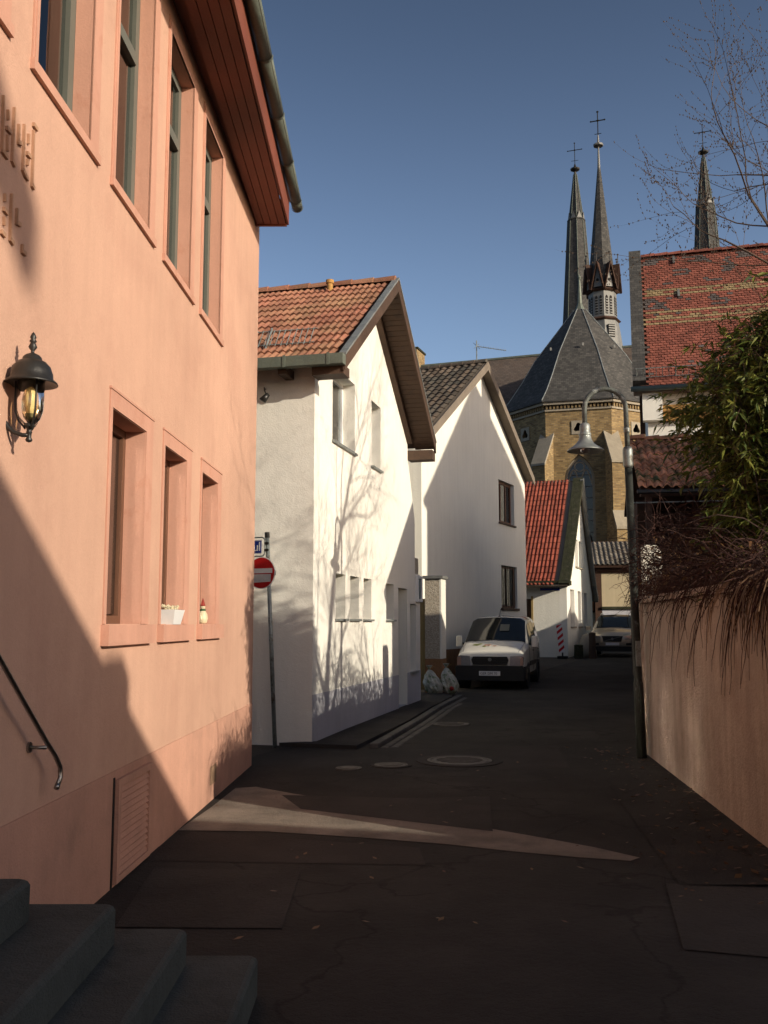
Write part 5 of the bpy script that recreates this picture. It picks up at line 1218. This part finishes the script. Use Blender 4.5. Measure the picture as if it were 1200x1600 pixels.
# ================================================================ street lamp
lb = Vector((3.05, 11.62, 0)); T = Thing('street_lamp', 'old crooked neck street lamp with bell shade at the garden wall end', 'street lamp', lb)
ln_ = Vector((-.012, 0, 1))
def lp(z, dx=0): return lb+Vector((-.016*z+dx, 0, z))
T.part('lower_post', MB().tube([lp(0), lp(.9), lp(.92), lp(3.55)], [.062, .058, .050, .046], 14), postdark, smooth=True)
T.part('collar', MB().tube([lp(3.5), lp(3.53), lp(3.72), lp(3.76)], [.05, .062, .062, .045], 14), galv, smooth=True)
T.part('collar', MB().tube([lp(3.93), lp(3.95), lp(3.99), lp(4.01)], [.033, .04, .04, .033], 12), galv, smooth=True)
r_ = .255; pts = [lp(3.7), lp(4.12)]
top = lp(4.20); cx = top.x-r_
for k in range(13): q = PI*k/12; pts.append(Vector((cx+r_*math.cos(q), lb.y, 4.235+r_*math.sin(q))))
pts.append(Vector((cx-r_, lb.y, 4.02)))
T.part('swan_neck', MB().tube(pts, [.032]*len(pts), 12), postmat, smooth=True)
hc = Vector((cx-r_, lb.y, 3.70)); 
T.part('shade', MB().lathe([(.03, .36), (.05, .35), (.062, .33), (.066, .27), (.06, .25), (.068, .235), (.072, .19), (.08, .15), (.10, .115), (.14, .075), (.19, .045), (.222, .018), (.224, .008), (.21, .012), (.15, .05), (.07, .09), (.0, .10)], hc, 28), zinc, smooth=True)
T.part('shade_band', MB().lathe([(.070, .228), (.078, .222), (.078, .208), (.071, .200)], hc, 20), galv)
T.part('lamp_glass', MB().lathe([(.06, .08), (.07, .04), (.06, .005), (.03, -.015), (.0, -.02)], hc, 16), lens, smooth=True)
T.part('service_hatch', MB().box(basis(lp(1.1)+Vector((0, -.056, 0)), (1, 0, 0), (0, 1, 0), (0, 0, 1)), -.03, .03, -.006, .01, 0, .3), galv)

# ================================================================ vehicles
def car(T, org, ang, L, st, paint_, wheel_y, wr, W, cowl, roof0, roof1, sidewins, pillars=True, lowdark=.5):
    """st: stations along the length from the nose: (y, [(x,z) x7 from sill to roof centre])"""
    F = Matrix.Translation(org) @ Matrix.Rotation(ang, 4, 'Z')
    m = MB(); n = len(st[0][1]); vs = []
    for y, ring in st:
        vs += [F @ Vector((-x, y, z)) for x, z in ring]+[F @ Vector((x, y, z)) for x, z in reversed(ring)]
    N = 2*n; fs = []
    for i in range(len(st)-1):
        for k in range(N-1): fs.append((i*N+k, (i+1)*N+k, (i+1)*N+k+1, i*N+k+1))
        fs.append((i*N+N-1, (i+1)*N+N-1, (i+1)*N, i*N))
    fs += [tuple(range(N)), tuple(range(len(st)*N-1, (len(st)-1)*N-1, -1))]
    body = T.part('body', m.add(vs, fs), paint_, smooth=True); bmm = bmesh.new(); bmm.from_mesh(body.data); bmesh.ops.remove_doubles(bmm, verts=bmm.verts, dist=.0005); bmesh.ops.recalc_face_normals(bmm, faces=bmm.faces); bmm.to_mesh(body.data); bmm.free()
    md = body.modifiers.new('soft', 'BEVEL'); md.width = .02; md.segments = 2; md.limit_method = 'ANGLE'; md.angle_limit = R(25)
    def surf(y, k, s_, out=.012):
        """point on ring position k (float) at y, side s_"""
        i = max(j for j in range(len(st)) if st[j][0] <= y+1e-6); i = min(i, len(st)-2)
        t_ = (y-st[i][0])/(st[i+1][0]-st[i][0]); a_, b_ = st[i][1], st[i+1][1]; kk = min(int(k), n-2); f_ = k-kk
        def P(r): return Vector((r[kk][0]+(r[kk+1][0]-r[kk][0])*f_, r[kk][1]+(r[kk+1][1]-r[kk][1])*f_))
        p = P(a_).lerp(P(b_), t_); return Vector((s_*p.x, y, p.y))
    # windscreen from the cowl to the roof front
    g = MB(); nu, nv = 9, 5; gv = []
    for v_ in range(nv+1):
        y = cowl+(roof0-cowl)*(.03+.92*v_/nv)
        for u_ in range(nu+1):
            uu = -1+2*u_/nu; e = surf(y, 4.0, 1); tc = surf(y, 5.98, 1)
            if abs(uu) > .86: k_ = 4.0+.35*(1-abs(uu))/.14
            else: k_ = 4.35+1.6*(1-abs(uu)/.86)
            p = surf(y, k_, 1 if uu >= 0 else -1); gv.append(F @ (p+Vector((0, -.010, .012))))
    g.add(gv, [(r*(nu+1)+c_, r*(nu+1)+c_+1, (r+1)*(nu+1)+c_+1, (r+1)*(nu+1)+c_) for r in range(nv) for c_ in range(nu)]); T.part('windscreen', g, MATS['car_glass_dark'], body, smooth=True)
    for (ya0, ya1, yb0, yb1) in sidewins:
        for s_ in (-1, 1):
            g = MB(); pts = [surf(ya0, 3.06, s_), surf(ya1, 3.06, s_), surf(yb1, 3.88, s_), surf(yb0, 3.88, s_)]
            g.poly([F @ (p+Vector((s_*.012, 0, .002))) for p in pts]); T.part('side_window', g, MATS['car_glass_dark'], body)
    for y in wheel_y:
        for s_ in (-1, 1):
            c_ = F @ Vector((s_*(W-.12), y, wr)); ry = Matrix.Rotation(ang, 4, 'Z') @ Matrix.Rotation(PI/2*s_, 4, 'Y')
            T.part('wheel_arch', MB().lathe([(wr*1.16, -.1), (wr*1.16, .126), (wr*.9, .126), (wr*.9, -.1)], c_, 20, F=ry), plastic, body)
            w_ = T.part('wheel', MB().lathe([(wr*.6, -.09), (wr*.97, -.09), (wr, -.06), (wr, .08), (wr*.96, .105), (wr*.66, .11), (wr*.62, .1)], c_, 24, F=ry), rubber, body, smooth=False)
            T.part('rim', MB().lathe([(wr*.62, .08), (wr*.6, .1), (wr*.3, .075), (wr*.12, .1), (0, .1)], c_, 12, F=ry), galv, w_)
    return F, body, surf
gd = M('car_glass_dark', (.012, .016, .018), .04, .1, 1, 0, spec=.45)
# small white van: ring = sill bottom, sill, waist, belt, roof edge, roof shoulder, roof centre
def vr(w, zb, zm, zl, we, ze_, zs): return [(w*.86, zb), (w*.97, zb+.12), (w, zm), (w*.98, zl), (we, ze_), (we*.78, zs-.02), (.0, zs)]
vst = [(0.0, [(.60, .34), (.70, .40), (.74, .55), (.70, .72), (.62, .78), (.5, .80), (0, .82)]),
       (.10, [(.70, .28), (.80, .36), (.83, .60), (.80, .84), (.72, .90), (.58, .925), (0, .945)]),
       (.45, [(.74, .24), (.84, .36), (.86, .70), (.83, .93), (.76, 1.00), (.62, 1.04), (0, 1.06)]),
       (.92, [(.74, .24), (.84, .36), (.86, .72), (.85, 1.0), (.78, 1.10), (.66, 1.14), (0, 1.17)]),
       (1.45, [(.74, .24), (.84, .36), (.86, .72), (.85, 1.05), (.72, 1.48), (.60, 1.53), (0, 1.55)]),
       (1.78, [(.74, .24), (.84, .36), (.86, .72), (.85, 1.07), (.69, 1.68), (.56, 1.755), (0, 1.785)]),
       (2.3, [(.74, .24), (.84, .36), (.86, .72), (.85, 1.08), (.69, 1.72), (.56, 1.80), (0, 1.83)]),
       (3.7, [(.74, .24), (.84, .36), (.86, .72), (.85, 1.08), (.69, 1.72), (.56, 1.80), (0, 1.83)]),
       (4.10, [(.72, .3), (.82, .4), (.84, .72), (.82, 1.06), (.68, 1.66), (.55, 1.74), (0, 1.77)]),
       (4.18, [(.6, .38), (.7, .45), (.75, .72), (.74, 1.0), (.6, 1.55), (.5, 1.62), (0, 1.65)])]
vo = Vector((2.62, 23.98, .0)); va = -R(14.5)
T = Thing('white_van', 'parked small white van with flower stickers on its bonnet', 'van', vo)
F, body, sf = car(T, vo, va, 4.2, vst, vanwhite, (.72, 3.35), .30, .86, .92, 1.80, 3.9, [(1.32, 2.12, 1.72, 2.10), (2.2, 3.0, 2.2, 2.98), (3.08, 3.92, 3.06, 3.8)])
T.part('bumper', MB().prism(F @ Matrix.Rotation(0, 4, 'Z'), [(-.84, .22), (.84, .22), (.85, .52), (.80, .58), (-.80, .58), (-.85, .52)], -.10, .16), plastic, body)
T.part('bumper_corner', MB().box(F, -.87, -.80, -.02, .5, .24, .56), plastic, body); T.part('bumper_corner', MB().box(F, .80, .87, -.02, .5, .24, .56), plastic, body)
gr = T.part('grille', MB().prism(F, [(-.42, .60), (.42, .60), (.46, .72), (.42, .80), (-.42, .80), (-.46, .72)], -.045, .1), plastic, body)
for k in range(3): T.part('grille_bar', MB().box(F, -.42, .42, -.055, -.045, .63+.055*k, .645+.055*k), blackmetal, gr)
T.part('badge', MB().lathe([(0, 0), (.045, 0), (.045, .01), (0, .012)], F @ Vector((0, -.056, .73)), 14, F=Matrix.Rotation(va, 4, 'Z') @ Matrix.Rotation(PI/2, 4, 'X')), leadpale, gr)
for s_ in (-1, 1):
    pts = [(s_*.48, .58), (s_*.80, .58), (s_*.81, .80), (s_*.74, .83), (s_*.50, .81)]
    h_ = T.part('headlight', MB().prism(F, pts, -.03, .22), lens, body)
    T.part('indicator', MB().box(F, min(s_*.72, s_*.82), max(s_*.72, s_*.82), -.034, .15, .59, .79) if s_ < 0 else MB().box(F, .745, .815, -.034, .2, .59, .78), orange, h_)
    mr = T.part('mirror', MB().bevbox(F, *sorted((s_*.90, s_*1.06)), 1.18, 1.30, 1.02, 1.30, .03), vanwhite, body)
    T.part('mirror_arm', MB().box(F, *sorted((s_*.80, s_*.92)), 1.22, 1.28, 1.06, 1.12), plastic, mr)
    T.part('door_seam', MB().tube([F @ (sf(2.15, k_, s_)+Vector((s_*.003, 0, 0))) for k_ in (.4, 1.2, 2, 2.6, 3.0)], .006, 4), plastic, body)
    T.part('door_seam', MB().tube([F @ (sf(1.12, k_, s_)+Vector((s_*.003, 0, 0))) for k_ in (.4, 1.2, 2, 2.6, 3.0)], .006, 4), plastic, body)
    T.part('rub_strip', MB().box(F, *sorted((s_*.85, s_*.875)), 1.14, 2.9, .55, .66), plastic, body)
    T.part('door_handle', MB().box(F, *sorted((s_*.85, s_*.88)), 1.9, 2.08, .90, .935), plastic, body)
for s_ in (-1, 1): T.part('bonnet_seam', MB().tube([F @ (sf(y_, 4.25, s_)+Vector((0, 0, .002))) for y_ in (.12, .3, .45, .7, .92, 1.1)], .005, 4), plastic, body)
pl = T.part('number_plate', MB().box(F, -.26, .26, -.115, -.103, .34, .45), white, body)
me = textmesh('GER DM 70', .085, .001, 1.0); me.materials.append(plastic); o = T.part('plate_lettering', me, None, pl); o.matrix_basis = Matrix.Translation(-T.loc) @ F @ Matrix.Translation((-.23, -.118, .365)) @ Matrix.Rotation(PI/2, 4, 'X')
T.part('aerial', MB().tube([F @ Vector((0, 1.85, 1.80)), F @ Vector((0, 2.1, 2.0))], .006, 4).lathe([(.03, 0), (.02, .03)], F @ Vector((0, 1.85, 1.795)), 8), plastic, body)
for (x0, x1) in ((-.55, -.02), (.05, .6)): T.part('wiper', MB().tube([F @ Vector((x0, .93, 1.17)), F @ Vector((x1, 1.02, 1.235))], .008, 4), plastic, body)
T.part('paper_notice', MB().poly([F @ (sf(y, 5.9, 1)+Vector((x+.0, -.018, .024))) for x, y in ((.02, 1.25), (.26, 1.25), (.26, 1.48), (.02, 1.48))]), frame_grey, body)
for (x, y, s_, mt) in ((-.42, .55, .09, leaf), (-.12, .50, .10, orange), (.06, .42, .05, orange), (-.33, .64, .05, leaf), (-.2, .4, .05, leaf)):
    z_ = sf(y, 5.5, 1).z+.012
    T.part('flower_sticker', MB().poly([F @ Vector((x+s_*(1+.35*math.cos(5*q))*math.cos(q), y+s_*(.9+.3*math.cos(5*q))*math.sin(q), sf(max(.12, y+s_*.9*math.sin(q)), 5.2+.7*(1-min(1, abs(x)/.5)), 1).z+.008)) for q in [2*PI*i/20 for i in range(20)]]), mt, body)
# silver estate at the end
cst = [(0.0, [(.60, .38), (.72, .44), (.78, .58), (.72, .72), (.62, .78), (.5, .80), (0, .83)]),
       (.14, [(.74, .30), (.86, .38), (.90, .60), (.86, .80), (.74, .86), (.6, .89), (0, .92)]),
       (.7, [(.78, .26), (.90, .38), (.94, .70), (.91, .92), (.80, .99), (.66, 1.02), (0, 1.05)]),
       (1.35, [(.78, .26), (.90, .38), (.94, .70), (.92, 1.00), (.82, 1.08), (.7, 1.11), (0, 1.14)]),
       (2.05, [(.78, .26), (.90, .38), (.94, .70), (.92, 1.04), (.72, 1.50), (.6, 1.55), (0, 1.58)]),
       (2.5, [(.78, .26), (.90, .38), (.94, .70), (.92, 1.05), (.68, 1.60), (.56, 1.66), (0, 1.69)]),
       (4.1, [(.78, .26), (.90, .38), (.94, .70), (.92, 1.06), (.68, 1.58), (.56, 1.64), (0, 1.67)]),
       (4.62, [(.7, .34), (.82, .45), (.86, .70), (.84, 1.0), (.6, 1.30), (.5, 1.34), (0, 1.36)])]
co = Vector((8.95, 37.95, gz(38)-.0)); ca = -R(17)
T = Thing('silver_estate_car', 'champagne silver estate car parked at the far end of the street', 'car', co)
F, body, sf = car(T, co, ca, 4.6, cst, silver, (.9, 3.6), .36, .93, 1.35, 2.48, 4.1, [(1.75, 2.7, 2.35, 2.7), (2.78, 3.6, 2.78, 3.5), (3.68, 4.1, 3.6, 4.0)])
T.part('lower_bumper', MB().prism(F, [(-.78, .22), (.78, .22), (.84, .42), (-.84, .42)], -.04, .3), plastic, body)
gr = T.part('grille', MB().prism(F, [(-.34, .60), (.34, .60), (.40, .82), (-.40, .82)], -.04, .1), plastic, body)
T.part('grille_bar', MB().prism(F, [(-.36, .62), (-.30, .62), (.36, .80), (.30, .80)], -.05, -.04), leadpale, gr); T.part('badge', MB().lathe([(0, 0), (.05, 0), (.05, .01), (0, .01)], F @ Vector((0, -.052, .71)), 12, F=Matrix.Rotation(ca, 4, 'Z') @ Matrix.Rotation(PI/2, 4, 'X')), leadpale, gr)
for s_ in (-1, 1):
    T.part('headlight', MB().prism(F, [(s_*.48, .66), (s_*.84, .70), (s_*.85, .86), (s_*.6, .84), (s_*.46, .80)], -.0, .4), lens, body)
    T.part('fog_lamp', MB().prism(F, [(s_*.52, .46), (s_*.76, .46), (s_*.76, .56), (s_*.52, .55)], -.015, .2), plastic, body)
    T.part('mirror', MB().bevbox(F, *sorted((s_*.96, s_*1.16)), 1.7, 1.82, 1.05, 1.20, .03), silver, body)
    T.part('roof_rail', MB().tube([F @ Vector((s_*.62, 2.6, 1.66)), F @ Vector((s_*.62, 2.8, 1.72)), F @ Vector((s_*.62, 3.9, 1.71)), F @ Vector((s_*.62, 4.1, 1.65))], .016, 5), zinc, body)
pl = T.part('number_plate', MB().box(F, -.26, .26, -.03, -.018, .46, .57), white, body)

# ================================================================ neighbouring houses outside the frame (they shade the lane)
def house(name, label, F, w, d, e, ridge_z, wallm, roofm, ridge_along='y', ovh=.3, eL=None, winz=((1.0, 2.2),), nw=3, chim=None, asx=None, fo=None):
    """F: x along the gable facing the lane, y into the plot"""
    T = Thing(name, label, 'house', F.col[3].to_3d()); ax_ = w/2 if asx is None else asx; e2 = e if eL is None else eL
    hs = [rect(w*(i+.5)/nw-.45, w*(i+.5)/nw+.45, a, b) for i in range(nw) for a, b in winz]
    T.part('gable_wall', MB().wall(F, [(0, -.1), (w, -.1), (w, e2), (ax_, ridge_z), (0, e)], hs, .3), wallm)
    T.part('walls', MB().box(F, 0, .3, .303, d, -.1, e).box(F, w-.3, w, .303, d, -.1, e2).box(F, 0, w, d, d+.3, -.1, min(e, e2)), wallm)
    for i in range(nw):
        for a, b in winz: window(T, F, w*(i+.5)/nw-.45, w*(i+.5)/nw+.45, a, b, .12, frame_white, glass_far, cols=2, fw=.06, sill=(.06, .05, .05), sm=stone)
    fo = ovh if fo is None else fo
    und = MB(); g = lambda x, y, z: F @ Vector((x, y, z)); s1_ = (ridge_z-e)/ax_; s2_ = (ridge_z-e2)/(w-ax_)
    slab(und, g(-ovh, d+.5, e-s1_*ovh+.14), g(-ovh, -fo, e-s1_*ovh+.14), g(ax_, -fo, ridge_z+.14), g(ax_, d+.5, ridge_z+.14), .16)
    slab(und, g(w+ovh, -fo, e2-s2_*ovh+.14), g(w+ovh, d+.5, e2-s2_*ovh+.14), g(ax_, d+.5, ridge_z+.14), g(ax_, -fo, ridge_z+.14), .16)
    T.part('roof', und, roofm)
    if chim: T.part('chimney', MB().box(F, *chim), brick)
    return T
# A: behind right of the camera; x runs away from the lane's far end (towards -y)
FA_ = frame((8.05, .80), (-.26, -.966)); FA_ = basis(Vector((8.05, .75, 0)), Vector((-.02, -1, 0)).normalized(), Vector((.966, -.26, 0)).normalized(), Vector((0, 0, 1)))
house('corner_house', 'low tiled corner house behind the camera on the right', FA_, 9, 7.5, 3.75, 6.4, whitewall2, clayroof, ovh=.25, chim=(2.45, 2.8, 1.3, 1.7, 4.5, 5.75))  # chimney added to cast a conifer top's shadow spike on the pink wall
FE_ = basis(Vector((13.48, -8.46, 0)), Vector((-.6, -.8, 0)), Vector((.8, -.6, 0)), Vector((0, 0, 1)))
house('shadow_gable', 'tall narrow gabled caster added behind the low corner house to shade the pink wall', FE_, 7, .5, 10.95, 14.1, beigewall, redroof, ovh=1.3, fo=.1, winz=((1, 2.3), (4, 5.3), (7, 8.3)))  # added out of view, shaped to cast the eave-tip shadow on the pink wall
FB_ = basis(Vector((8.4, 16.9, 0)), Vector((-.2, -.98, 0)).normalized(), Vector((.98, -.2, 0)).normalized(), Vector((0, 0, 1)))
house('garden_house', 'low garden house behind the garden wall, beyond the right frame edge', FB_, 4.9, 7, 5.1, 6.9, whitewall2, clayroof, ovh=.45, winz=((.9, 2.1),), nw=2)
FC_ = basis(Vector((13.9, 24.6, 0)), Vector((-.04, -1, 0)).normalized(), Vector((.98, -.1, 0)).normalized(), Vector((0, 0, 1)))
house('tall_gable_house', 'tall white gable house standing east of the barn', FC_, 8.2, 8, 9.0, 13.2, whitewall, clayroof, ovh=.2, eL=9.8, asx=3.6, winz=((1.2, 2.6), (4.5, 5.9)), nw=2, chim=(2.7, 3.15, .3, 1.1, 11, 14.0))
FL_ = basis(Vector((16.0, 36.0, 0)), Vector((-.1, -1, 0)).normalized(), Vector((.98, -.1, 0)).normalized(), Vector((0, 0, 1)))
house('low_barn', 'long low barn east of the patterned roof house', FL_, 6.0, 9, 4.1, 5.4, ochre, mossroof, ovh=.3, nw=2)
